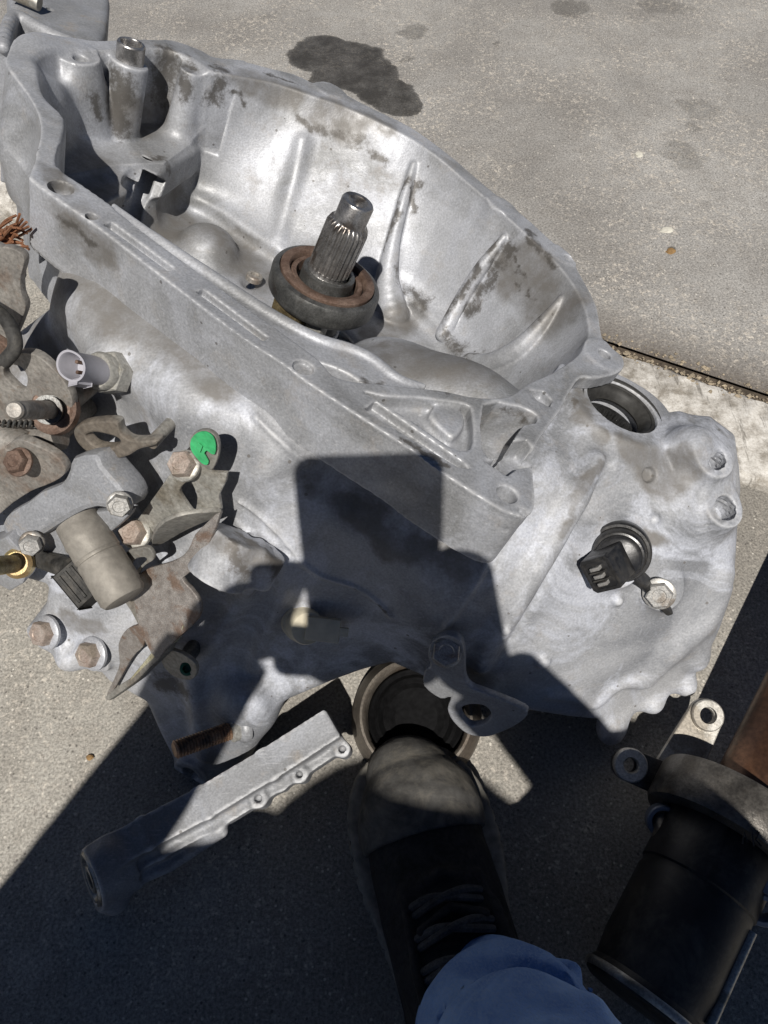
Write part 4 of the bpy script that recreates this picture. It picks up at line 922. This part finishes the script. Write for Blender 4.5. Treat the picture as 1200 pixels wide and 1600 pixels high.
post(290, 728, -.052, .006, 'dark_steel', cb, 'bolt_shank', .04); post(214, 834, -.052, .006, 'dark_steel', cb, 'bolt_shank', .04); post(280, 1045, -.088, .006, 'dark_steel', cb, 'bolt_shank', .04)
# ---- starter-side housing behind the rim at the picture's top left
sh = Field((-.47, .10, -.2), (-.26, .44, .002), .0018)
A = crom([atw(x, y, -.02)[:2] for x, y in [(20, -60), (120, -40), (168, -25), (170, 25), (160, 62), (120, 72), (70, 66), (20, 30)]], 2)
sh.prism_w(A, -.18, -.02, .003, False, .008)
wl = [atw(x, y, -.006) for x, y in [(6, 70), (10, 45), (20, 24), (36, 26), (60, 40), (88, 54), (112, 64)]]
for i, p in enumerate(crom(wl, 4, False)[:-1]):
    q2 = crom(wl, 4, False)[i+1]; sh.cap((*p[:2], -.008), (*q2[:2], -.008), .0045, k=.002)
    d_ = q2-p; nrm_ = np.array([-d_[1], d_[0]]); nrm_ /= np.linalg.norm(nrm_)
    sh.prism_w([p[:2]+nrm_*.0042, p[:2]-nrm_*.0042, q2[:2]-nrm_*.0042, q2[:2]+nrm_*.0042], -.12, -.008, .002)
p = atw(78, 10, -.018); sh.cyl((*p[:2], .0), (*p[:2], -.03), .003, .003, .0005, True)
field_obj('starter_housing', sh, 'cast_cover', gear, .0005, 14, seed=8)
tube('strap_bolt', [wp(atw(20, -12, -.012)), wp(atw(62, 6, -.012))], .006, 'zinc_steel', gear, 14)
metal('worn_lip', (.30, .30, .29), (.42, .41, .38), .35, .6, 80, .3, (.10, .09, .07), .4)
# ------------------------------------------------------------------ engine mount arm lying in front
def gz(px, py, z): return ground(px, py, z)
metal('arm_metal', (.19, .192, .20), (.30, .303, .315), .45, .45, 50, .3, (.10, .095, .09), .35)
mb = thing('mount_bracket', 'long silver and black mounting arm lying on the concrete below the gearbox', 'bracket', ground(330, 1290))
arm = Field((-.30, .02, -.005), (.06, .27, .16), .0017)
PA = np.array([gz(152, 1345, .050), gz(230, 1302, .056), gz(320, 1255, .062), gz(420, 1195, .070), gz(518, 1132, .080)])
tn = (PA[-1]-PA[0]); tn /= np.linalg.norm(tn); upv = CM@np.array([-.12, .35, .93]); upv -= tn*(upv@tn); upv /= np.linalg.norm(upv); sdv = np.cross(tn, upv)    # sdv points to lower right
def seg_box(a, b2, h1, h2, lo_, hi_, rnd=.003):
    a = np.asarray(a); d = b2-a; L = np.linalg.norm(d); d = d/L; s_ = np.cross(d, upv); s_ /= np.linalg.norm(s_); up2 = np.cross(s_, d)
    def f(x, y, z):
        X, Y, Z = x-a[0], y-a[1], z-a[2]; t = X*d[0]+Y*d[1]+Z*d[2]; s = X*s_[0]+Y*s_[1]+Z*s_[2]; u = X*up2[0]+Y*up2[1]+Z*up2[2]
        hw = h1+(h2-h1)*np.clip(t/L, 0, 1)
        return -smin(-np.maximum(np.abs(s)-hw, np.maximum(u-hi_, lo_-u)), -np.maximum(-t-.002, t-L-.002), rnd)
    m = max(h1, h2, abs(lo_), hi_)+.01; arm.op(f, np.minimum(a, b2)-m, np.maximum(a, b2)+m, .004)
for i in range(4): seg_box(PA[i], PA[i+1], .0120, .0120, -.010, .005)
PB = PA+sdv*.014-upv*.013
for i in range(4): seg_box(PB[i], PB[i+1], .0060, .0060, -.010, .004)
arm.chain([PA[0]+tn*.01, PA[0]-upv*.012+sdv*.012-tn*.004, PA[0]-upv*.02+sdv*.026-tn*.006], [.012, .012, .012], .006)
bc = gz(143, 1374, .042); bax = cdir(-.78, -.22, .58)
arm.cyl(bc, bc-bax*.028, .0225, .0215, .006); arm.cyl(bc+bax*.004, bc-bax*.02, .0058, .0058, .001, True); arm.cyl(bc+bax*.004, bc-bax*.0015, .0165, .0165, .001, True); arm.cyl(bc-bax*.003, bc-bax*.0005, .0105, .0105, .001)
arm.cyl(bc+bax*.004, bc-bax*.02, .0055, .0055, .001, True)
for f_, r_ in ((.62, .008), (.80, .007), (.99, .007)):
    p_ = PA[0]+(PA[-1]-PA[0])*f_+sdv*.019-upv*.008; arm.cyl(p_, p_-upv*.02, r_*.85, r_*.85, .004); arm.cyl(p_+upv*.004, p_-upv*.004, .0026, .0026, .0008, True)
arm.chain([PB[0]+sdv*.009, PB[1]+sdv*.012-upv*.01, PB[2]+sdv*.009], .004, .006)
bu = lathe('bush', [(.0062, -.02), (.0062, .0012), (.0085, .0018), (.0100, .0012), (.0105, -.001), (.0150, -.0015), (.0160, .0012), (.0190, .0018), (.0205, .0004), (.0205, -.02)], bc, bax, 'worn_lip', mb, 48, closed=True); tag(bu, 'round steel bush in the foot of the arm')
cast('cast_arm', tone=.66, film=.5, bloom=.5, rough=.55, metallic=.2)
ao = field_obj('arm', arm, 'cast_arm', mb, .0003, 20, True, 5)

# ------------------------------------------------------------------ round cup under the case
metal('cup_steel', (.11, .094, .078), (.17, .15, .125), .55, .35, 60, .3, (.10, .075, .055), .5)
plain('cup_shade_black', (.005, .005, .0055), .9, 0, 200, .3, .4, .0004, .08)
cc = gz(650, 1118, .036); ca_ = np.array([-.05, -.25, .97])
cu_ = thing('drum_cup', 'tan round steel cup lying under the gearbox beside the shoe', 'cup', (cc[0], cc[1], 0))
lathe('cup_shell', [(.050, -.036), (.0560, -.032), (.0560, -.026), (.0525, -.012), (.0475, .0), (.0465, .003), (.0445, .0035), (.0425, .001), (.0415, -.010), (.0395, -.020), (.030, -.028), (.0002, -.028)], cc, ca_, 'cup_steel', cu_, 64)
lathe('shade_liner', [(.0405, -.0240), (.0408, -.012), (.0385, -.008), (.0350, -.013), (.0320, -.009), (.0280, -.016), (.0240, -.013), (.018, -.018), (.0002, -.018)], cc, ca_, 'cup_shade_black', cu_, 48)  # added liner: its black paints the shade inside the cup
# ------------------------------------------------------------------ driveshaft support with black canister (lower right)
ja = thing('driveshaft_joint', 'rusty brown driveshaft in a dirty bearing carrier with a black canister', 'driveshaft', ground(1080, 1450))
q0 = gz(1030, 1508, .052); q1 = gz(1148, 1266, .063); jd = q1-q0; jl = np.linalg.norm(jd); jd /= jl
plain('black_can', (.011, .011, .012), .5, 0, 120, .35, .5, .0006, .35, (.085, .078, .066))
can = lathe('canister', [(.010, -.030), (.036, -.030), (.0395, -.028), (.0405, -.024), (.0400, -.020), (.0380, -.017), (.0385, -.012), (.0400, .0), (.0405, jl*.42), (.0395, jl*.44), (.0395, jl*.47), (.0410, jl*.48), (.0410, jl*.80), (.036, jl*.86)], q0, jd, 'black_can', ja, 72)
tag(can, 'black painted canister with a bright worn lip')
lathe('canister_lip', [(.0408+.0016*math.cos(a), -.024+.0030*math.sin(a)) for a in np.linspace(0, 6.283, 10, endpoint=False)], q0, jd, 'worn_lip', can, 72, closed=True)
px_ = cdir(.9, .35, .2); px_ -= jd*(px_@jd); px_ /= np.linalg.norm(px_)
tube('canister_seam', [q0+jd*f_*jl+px_*(.0405) for f_ in (-.12, .1, .42)], .004, 'worn_lip', can, 10)
metal('carrier_metal', (.065, .060, .054), (.15, .138, .122), .36, .55, 70, .35, (.045, .038, .03), .5)
cr = lathe('bearing_carrier', [(.043, -.026), (.0555, -.025), (.0575, -.022), (.0580, .004), (.0565, .0075), (.0530, .0085), (.0520, .006), (.049, .005), (.047, .001), (.043, -.001), (.036, -.002)], q1, jd, 'carrier_metal', ja, 80, closed=True)
tag(cr, 'dirty aluminium bearing carrier ring with mounting ears')
lathe('dust_shield', [(.0500, .004), (.0485, .0075), (.0470, .0085), (.0455, .0075), (.0445, .003)], q1, jd, 'dark_steel', cr, 72, closed=True)
lathe('bearing_seal', [(.043, .0), (.043, .0045), (.030, .0075), (.027, .006), (.026, -.004)], q1, jd, 'dusty_black', cr, 64, closed=True)
metal('brown_shaft', (.105, .052, .030), (.165, .088, .052), .34, .45, 40, .3, (.05, .026, .018), .45)
sh0 = q1; sh1 = q1+jd*.30
so2 = lathe('shaft', [(.026, -.02), (.0265, .010), (.0225, .022), (.0220, .30), (.0002, .30)], sh0, jd, 'brown_shaft', ja, 48); tag(so2, 'rusty brown steel shaft rising out of the carrier')
def ear(name, c, ax, r, rh, root, rr, mat, par, th=.007):
    """mounting ear: ring pad with a hole and a tapering arm to the carrier"""
    a = np.asarray(root)-c; a -= ax*(a@ax); L = np.linalg.norm(a); a /= L; s = np.cross(ax, a); th_ = np.linspace(math.pi*.5, math.pi*1.5, 14)
    ol = [c+r*(math.cos(t)*a+math.sin(t)*s) for t in th_]+[c+a*L-s*rr, c+a*L+s*rr]
    e = plate(name, ol, th, mat, par, [circ(c, ax, rh, 20)], .001); return e
metal('ear_metal', (.40, .385, .35), (.52, .50, .46), .42, .4, 80, .25, (.20, .17, .13), .4)
e_ax = cdir(-.05, .25, .95)
def at_h(px, py, z): return gz(px, py, z)
c_ = at_h(1104, 1118, .062); e1_ = ear('mounting_ear', c_, e_ax, .0135, .0062, at_h(1070, 1208, .064), .017, 'ear_metal', cr, .006); tag(e1_, 'pale upright mounting ear with a hole')
lathe('ear_boss', [(.0066, 0), (.0125, 0), (.0125, .0035), (.0115, .0045), (.0066, .0045)], c_, e_ax, 'ear_metal', e1_, 32, closed=True)
c_ = at_h(983, 1195, .055); e2_ = ear('mounting_ear', c_, e_ax, .0125, .0055, at_h(1055, 1225, .060), .013, 'carrier_metal', cr, .009)
lathe('ear_boss', [(.0055, 0), (.0128, 0), (.0128, .006), (.0118, .007), (.0062, .007), (.0055, .006)], c_, e_ax, 'ear_metal', e2_, 36, closed=True)
plain('blue_grey_metal', (.16, .18, .22), .45, .4, 90, .25, .3)
c_ = at_h(1033, 1280, .058); lathe('ring_lug', [(.0075, 0), (.0120, 0), (.0120, .007), (.0110, .008), (.0085, .008), (.0075, .006)], c_, cdir(-.1, .1, 1), 'blue_grey_metal', cr, 36, closed=True)
tube('lug_arm', [c_-cdir(-.1, .1, 1)*.002, q1-jd*.02+cdir(-1, -.2, .2)*.045], .009, 'carrier_metal', cr, 12)
for px, py in ((1190, 1412), (1206, 1352)):
    c_ = at_h(px, py, .070); lathe('ring_lug', [(.0068, 0), (.0120, 0), (.0120, .008), (.0110, .009), (.0080, .009), (.0068, .007)], c_, cdir(-.35, -.1, .93), 'blue_grey_metal', cr, 32, closed=True)
tube('lug_arm', [at_h(1186, 1395, .078), at_h(1200, 1350, .08), at_h(1210, 1320, .09)], .0085, 'blue_grey_metal', cr, 12)
# pen scrawl on the carrier rim
for ln in ([(1160, 1318), (1163, 1300), (1168, 1316)], [(1174, 1296), (1178, 1322)], [(1186, 1300), (1181, 1312), (1190, 1322)]):
    P_ = []
    for x, y in ln:
        d_ = CM@ray(x, y); d_ /= np.linalg.norm(d_); o_ = C-q1; dd = d_-jd*(d_@jd); oo = o_-jd*(o_@jd); A2 = dd@dd; B2 = 2*dd@oo; C2 = oo@oo-.0583**2; D2 = B2*B2-4*A2*C2
        if D2 > 0: P_.append(C+d_*((-B2-math.sqrt(D2))/(2*A2)))
    if len(P_) > 1: tube('pen_mark', P_, .0006, 'black_plastic', cr, 6)

# ------------------------------------------------------------------ frayed cable end and debris
fw = thing('frayed_cable', 'frayed rusty copper cable end beside the upper lever', 'cable', L2W(atv(4, 368, .03)))
for i in range(26):
    a_ = np.array([random.uniform(-1, 1)*.004 for _ in range(3)]); tipx = 30+random.uniform(-10, 6)
    pts = [W(-70, 440, -.01)+a_*.6, W(-40, 395, .02)+a_, W(-5, 372+random.uniform(-4, 4), .03)+a_, W(12, 366+random.uniform(-9, 9), .03)+a_*1.4, W(tipx, 350+random.uniform(-10, 22), .028)+a_*1.8]
    tube('strand', crom(pts, 4, False), .0009, 'copper_wire', fw, 5)
plain('pale_chip', (.55, .53, .46), .8, 0, 300, .3, .2); plain('dry_leaf', (.25, .15, .06), .8, 0, 200, .4, .4)
def chip(name, px, py, s, mat, label, cat, el=2.2, ang=.4):
    c = ground(px, py, .004); V = []; k = 9; base = ground(px, py, .002)
    for lay, (zz, sc2) in enumerate(((0, 1), (s*.35, .8))):
        for j in range(k):
            t = 6.283*j/k; r = s*sc2*random.uniform(.75, 1.15); x, y = r*math.cos(t)*el*.6, r*math.sin(t); V.append((c[0]+x*math.cos(ang)-y*math.sin(ang), c[1]+x*math.sin(ang)+y*math.cos(ang), base[2]+zz))
    Fc = [(j, (j+1) % k, k+(j+1) % k, k+j) for j in range(k)]+[tuple(range(k))[::-1], tuple(range(k, 2*k))]
    o = mesh_obj(name, V, Fc, mat, smooth=False); place_origin(o, base); tag(o, label, cat); return o
chip('stone_chip', 1042, 358, .006, 'pale_chip', 'pale elongated stone chip lying alone on the concrete', 'stone chip', 3, .1)
chip('dry_leaf_scrap', 1049, 391, .006, 'dry_leaf', 'small brown leaf scrap just below the pale stone chip', 'leaf scrap', 2)
chip('stone_chip', 999, 240, .0065, 'pale_chip', 'small white chip near the dark oval stain, upper right', 'stone chip', 1.8, .8)
chip('dry_leaf_scrap', 139, 1183, .0032, 'dry_leaf', 'tiny brown scrap on the sunlit concrete by the shadow edge', 'leaf scrap', 1.6, .8)
# grit swept into the joint
V = []; Fc = []
for i in range(3200):
    x = random.uniform(-.9, .9); a_ = random.gauss(.009, .009); s = random.choice([.0008, .0010, .0014, .0018, .0030]); p = s0+sd*x+sn*a_; z = -.004 if 0 < a_ < .016 else (.009 if a_ <= 0 else .003)
    b_ = len(V); R_ = [random.uniform(.6, 1.3) for _ in range(6)]
    V += [(p[0]+s*R_[0], p[1], z), (p[0]-s*R_[1], p[1], z), (p[0], p[1]+s*R_[2], z), (p[0], p[1]-s*R_[3], z), (p[0], p[1], z+s*R_[4]), (p[0], p[1], z-s*.3)]
    Fc += [(b_+a, b_+b2, b_+c) for a, b2, c in ((0, 2, 4), (2, 1, 4), (1, 3, 4), (3, 0, 4), (2, 0, 5), (1, 2, 5), (3, 1, 5), (0, 3, 5))]
plain('grit_tan', (.30, .25, .18), .9, 0, 300, .3, .6)
gr_o = mesh_obj('grit', V, Fc, 'grit_tan', smooth=False); gr_o['kind'] = 'stuff'; tag(gr_o, 'loose tan grit swept into the slab joint', 'grit')
# ------------------------------------------------------------------ the photographer: crouching, holding the phone; shoe and jeans come into view
def cw(x, y, z): return C+CM@np.array([x, y, z], float)       # camera axes (right, up, back) -> world
m, t, b = nt('denim'); g = G(t)
mp = t.nodes.new('ShaderNodeMapping'); t.links.new(g.co.outputs['Object'], mp.inputs[0]); mp.inputs['Rotation'].default_value = (.2, .1, .6); mp.inputs['Scale'].default_value = (1, 1, .25)
tw = g.noise(750, 3, .6, co=mp.outputs[0]); fade = g.noise(22, 5, .65, .5)
c = g.mix(g.ramp(fade, [(.35, 0), (.7, 1)]), (.11, .22, .50), (.32, .50, .82)); c = g.mix(g.ramp(tw, [(.45, 0), (.62, .55)]), c, (.30, .42, .64))
t.links.new(c, b.inputs['Base Color']); b.inputs['Roughness'].default_value = .9; t.links.new(g.bump(g.math('ADD', tw, g.noise(140, 4, .6)), .6, .0012), b.inputs['Normal'])
plain('skin', (.45, .28, .20), .5, 0, 200, .2, .15); plain('shirt_cloth', (.06, .065, .08), .9, 0, 300, .3, .3); plain('shadow_hat_cloth', (.10, .09, .07), .9, 0, 300, .3, .3)
plain('shoe_upper', (.016, .016, .0175), .8, 0, 300, .6, .6, .001, .2, (.05, .047, .042)); plain('shoe_rubber', (.075, .072, .067), .85, 0, 110, .6, .5, .001, .15, (.22, .20, .165)); plain('shoe_sole', (.24, .225, .195), .75, 0, 120, .4, .4, .0008, .3, (.09, .085, .075)); plain('lace', (.06, .06, .062), .9, 0, 600, .5, .5, .0006, .1)
plain('phone_body', (.02, .02, .022), .25, .3, 100, .05, .2); plain('phone_glass', (.01, .01, .012), .08, 0, 50, .02, .1)
SH_L, SH_R = cw(-.20, -.385, .36), cw(.135, -.395, .36); EL_L, EL_R = cw(-.325, -.385, .16), cw(.225, -.345, .15); WR_L, WR_R = cw(-.128, -.092, .025), cw(.036, -.118, .025)
HIP_L, HIP_R = np.array([-.13, -.66, .28]), np.array([.09, -.66, .28]); KN_L, KN_R = np.array([-.24, -.30, .47]), np.array([.17, -.21, .49]); AN_L, AN_R = np.array([-.17, -.33, .085]), np.array([.076, -.030, .085])
NECK = cw(-.035, -.42, .37); HEAD = cw(-.035, -.365, .42); CHEST = cw(-.035, -.50, .32)
person = thing('person', 'person in blue jeans and black shoe crouching to take the photo', 'person', (-.03, -.35, 0))
body = Field((-.42, -.80, .0), (.32, .07, .99), .0042)
B_ = body
def bodyparts(F_, off=0., legs=True, arms=True, torso=True, k=.03):
    if torso:
        F_.chain([HIP_L*.5+HIP_R*.5, CHEST, NECK*.6+CHEST*.4], [.13+off, .135+off, .09+off], k); F_.cap(SH_L, SH_R, .062+off, .062+off, k); F_.cap(HIP_L, HIP_R, .10+off, .10+off, k)
    if arms:
        for s, e, w_ in ((SH_L, EL_L, WR_L), (SH_R, EL_R, WR_R)): F_.cap(s, e, .055+off, .046+off, k); F_.cap(e, w_, .046+off, .028+off, k*.6)
    if legs:
        for h, kn_, an in ((HIP_L, KN_L, AN_L), (HIP_R, KN_R, AN_R)): F_.cap(h, kn_, .085+off, .062+off, k); F_.cap(kn_, an, .058+off, .040+off, k)
bodyparts(body, -.008)
body.cap(NECK, HEAD, .05, .055, .03); body.ell(HEAD, (.078, .098, .105), .03)
fx = CM@np.array([0, .55, -.83])
body.ell(HEAD+fx*.098, (.013, .018, .018), .012)                                              # nose
for s in (-1, 1):
    body.ell(HEAD+np.array([.079*s, -.01, 0]), (.010, .022, .032), .008); body.ell(HEAD+fx*.088+np.array([.03*s, 0, .022]), (.014, .01, .009), .008, True)
body.ell(HEAD+fx*.09+np.array([0, -.005, -.045]), (.024, .010, .007), .01)
for an, dx in ((AN_L, 0), (AN_R, -.05)): body.chain([an, an+np.array([dx*.2, .02, -.03]), an+np.array([dx, .13, -.05])], [.038, .038, .03], .02)
# hands: palm beside the phone, four fingers behind it, thumb on the glass
for w_, sx, px0 in ((WR_L, 1, -.100), (WR_R, -1, .030)):
    pm = cw(px0-.014, -.098, .018) if sx > 0 else cw(px0, -.095, .018); body.chain([w_, pm, cw(px0-.012, -.070, .012)] if sx > 0 else [w_, pm, cw(px0-.004, -.058, .012)], [.026, .025, .013] if sx > 0 else [.026, .028, .024], .012)
    for i, ln in enumerate((.058, .064, .060, .048)):
        yy = (-.054, -.100, -.115, -.128)[i] if sx > 0 else -.056-.0190*i; a0_ = cw(px0+.002*sx, yy, .002); a1_ = cw(px0+ln*.45*sx, yy-.002, -.010); a2_ = cw(px0+ln*sx, yy-.010-.004*i, -.007)
        body.chain([a0_, a1_, a2_], [.0095, .0085, .0075], .006)
    body.chain([pm+CM@np.array([0, -.01, .01]), cw(px0+.012*sx, -.060, .032), cw(px0+.040*sx, -.050, .024)], [.014, .0105, .009], .008)
field_obj('body', body, 'skin', person, 0, 10, True, 1, 0)
shirt = Field((-.43, -.80, .2), (.33, -.02, .99), .006); bodyparts(shirt, .006, legs=False)
for w_ in (WR_L, WR_R): shirt.ell(w_, (.045, .045, .045), .004, True)
shirt.chain([cw(-.15, -.325, .30), cw(-.20, -.330, .26), cw(-.26, -.34, .20)], [.06, .06, .05], .03)  # unseen extra lump, added to close a lit gap in the cast shadow
field_obj('shirt', shirt, 'shirt_cloth', person, .002, 8, True, 2, 0)
jn = Field((-.36, -.80, .05), (.30, .075, .62), .0042)
bodyparts(jn, .006, torso=False, arms=False); jn.cap(HIP_L, HIP_R, .125, .125, .03)
# lower right leg: loose cloth bunched over the shoe
jn.chain([KN_R, np.array([.120, -.100, .27]), np.array([.079, -.027, .150]), np.array([.072, -.013, .095])], [.060, .052, .050, .052], .02)
for a_, b2_, r_ in (((.045, .012, .120), (.098, .014, .145), .005), ((.05, -.004, .165), (.105, .0, .190), .005), ((.07, .030, .095), (.115, .020, .115), .005)):
    jn.cap(np.array(a_), np.array(b2_), r_*.6, r_, .016)
for a_, b2_, r_ in (((.05, .022, .138), (.105, .020, .160), .004), ((.07, .026, .105), (.105, .018, .122), .003)):
    jn.cap(np.array(a_), np.array(b2_), r_, r_, .012, True)
jn.cyl(np.array([.078, -.016, .04]), np.array([.080, -.020, .080]), .054, .054, .004, True)
for i_ in range(7):
    z_ = .100+.022*i_; y_ = .040-.012*i_; x_ = .072+.004*i_; jn.chain(crom([np.array([x_-.045, y_-.022, z_-.006]), np.array([x_-.015, y_-.002, z_+.006*(-1)**i_]), np.array([x_+.02, y_-.004, z_+.004]), np.array([x_+.042, y_-.026, z_+.012])], 4, False), [.002, .004, .0035, .001], .010, i_ % 2 == 0)
jn.chain(crom([np.array([.128, .010, .090]), np.array([.122, .000, .15]), np.array([.135, -.05, .25])], 4, False), .0022, .002)
field_obj('jeans', jn, 'denim', person, .0022, 13, True, 4, 0)
shadow_hat = Field((-.24, -.75, .70), (.17, -.36, 1.03), .005)  # unseen hat, added so its brim widens the head's cast shadow
hc = HEAD+CM@np.array([0, -.016, .03]); hn = CM@np.array([0, .12, .99])
shadow_hat.cyl(hc, hc+hn*.012, .150, .148, .004, rnd=.006); shadow_hat.ell(hc+hn*.03, (.095, .105, .10), .02)
field_obj('shadow_hat', shadow_hat, 'shadow_hat_cloth', person, .001, 8, True, 6, 0)
# shoe in view and its pair
def make_shoe(toe, heel, w, name):
    ax = np.array([toe[0]-heel[0], toe[1]-heel[1], 0]); L = np.linalg.norm(ax); ax /= L; sx = np.array([ax[1], -ax[0], 0]); H_ = np.array(heel)
    P = lambda a, s, z: H_+ax*(a*L)+sx*s+np.array([0, 0, z])
    lo = np.minimum(toe, heel)-.08; hi = np.maximum(toe, heel)+.08
    root = bpy.data.objects.new('shoe', None); sc.collection.objects.link(root); root.parent = person; root.location = Vector(P(.5, 0, 0))-world_of(person); root.empty_display_size = .02
    F1 = Field((lo[0], lo[1], -.004), (hi[0], hi[1], .16), .0026)
    prof_ = [(-.02, .030), (.1, .037), (.3, .034), (.5, .040), (.7, .052), (.85, .052), (.95, .041), (1.0, .022)]
    ol = [P(a, q, 0)[:2] for a, q in prof_]+[P(a, -q*.92, 0)[:2] for a, q in prof_[::-1]]; ol = crom(ol, 4)
    S1 = Field((lo[0], lo[1], -.004), (hi[0], hi[1], .05), .0022); S1.prism_w(ol, .001, .024, .002, False, .005, off=.0065); S1.prism_w(ol, .012, .016, .001, False, .002, off=.0080)
    for a in np.linspace(.55, 1.0, 11):       # sidewall ribs
        q = np.interp(a, [x for x, _ in prof_], [y for _, y in prof_])
        for s_ in (1, -.92): S1.cap(P(a, (q+.0075)*s_, .006), P(a, (q+.0075)*s_, .020), .0014, .0014, .0008, True)
    field_obj('sole', S1, 'shoe_sole', root, 0, 10, True, 2, 40)
    F1.chain([P(.93, 0, .026), P(.80, 0, .034), P(.6, 0, .045), P(.4, 0, .062), P(.2, 0, .075)], [.033, .044, .045, .042, .042], .02)
    F1.ell(P(.86, .012, .03), (.030, .030, .030), .02); F1.chain([P(.15, 0, .06), P(.15, 0, .12)], [.042, .046], .02); F1.cap(P(.05, 0, .03), P(.08, 0, .1), .036, .036, .02)
    F1.op(lambda x, y, z: (.022-z)+0*x+0*y, lo.tolist()[:2]+[-.01], hi.tolist()[:2]+[.022], .002, True)
    F1.chain([P(.62, -.03, .075), P(.66, 0, .090), P(.62, .03, .075)], .004, .004); F1.chain([P(.55, -.022, .095), P(.58, 0, .1), P(.55, .022, .095)], .003, .003)
    for s_ in (-1, 1): F1.chain([P(.64, .026*s_, .080), P(.48, .030*s_, .092), P(.3, .030*s_, .108)], .0035, .003)
    F1.chain(crom([P(.36, -.040, .050), P(.55, -.040, .052), P(.66, -.024, .070), P(.69, 0, .078), P(.66, .024, .070), P(.55, .042, .052), P(.36, .042, .050)], 4, False), .0025, .002)
    F1.chain(crom([P(.60, -.026, .082), P(.60, .026, .082), P(.42, .034, .098), P(.30, .034, .115)], 4, False), .003, .002)
    field_obj('upper', F1, 'shoe_upper', root, .0006, 30, True, 3, 0)
    T = Field((lo[0], lo[1], -.004), (hi[0], hi[1], .12), .0024)
    T.chain([P(.935, 0, .0265), P(.81, 0, .035)], [.0345, .0458], .01); T.cap(P(.81, 0, .035), P(.7, 0, .041), .0458, .0458, .01); T.ell(P(.86, .012, .030), (.032, .032, .032), .02)
    T.op(lambda x, y, z: (x-P(.76, 0, 0)[0])*ax[0]+(y-P(.76, 0, 0)[1])*ax[1]+0*z, lo.tolist()[:2]+[-.01], hi.tolist()[:2]+[.12], .003, True)
    T.op(lambda x, y, z: (.022-z)+0*x+0*y, lo.tolist()[:2]+[-.01], hi.tolist()[:2]+[.022], .002, True)
    field_obj('toe_cap', T, 'shoe_rubber', root, .0005, 40, True, 3, 40)
    for i in range(5):
        a = .60-.065*i; z = .092+.006*i
        tube('lace', crom([P(a, -.028, z-.012), P(a+.01, -.012, z+.004), P(a-.005, .008, z+.006), P(a-.02, .028, z-.012)], 4, False), .0028, 'lace', root, 8)
        tube('lace', crom([P(a-.02, -.028, z-.012), P(a, -.008, z+.007), P(a+.01, .012, z+.004), P(a, .028, z-.012)], 4, False), .0028, 'lace', root, 8)
    return root
t0_ = ground(628, 1196); h0_ = np.array([.082, -.105, 0])
make_shoe(t0_, h0_, .05, 'shoe')
make_shoe(np.array([-.16, -.14, 0]), np.array([-.17, -.41, 0]), .05, 'shoe')
# the phone: lens at the camera, body just behind it
ph = thing('smartphone', 'black smartphone held up by the crouching person', 'phone', cw(-.028, -.06, .010))
rc = []
for cx, cy, a0_ in ((.0145-.012, .0225-.012, 0), (-.0785+.012, .0225-.012, 90), (-.0785+.012, -.14+.012, 180), (.0145-.012, -.14+.012, 270)):
    for k_ in range(7): a_ = rad(a0_+15*k_); rc.append(cw(cx+.012*math.cos(a_), cy+.012*math.sin(a_), .0045))
plate('phone_case', rc, .0095, 'phone_body', ph, bevel=.002)
box('phone_screen', cw(-.032, -.0590, .0146), CM[:, 0]*.0420, CM[:, 1]*.078, CM[:, 2]*.0004, 'phone_glass', ph, .0003)
for lx, ly in ((0, 0), (0, -.020)): lathe('lens_ring', [(.0055, 0), (.0075, 0), (.0075, .0018), (.0055, .0018)], cw(lx, ly, .003), CM[:, 2], 'phone_body', ph, 28, closed=True)
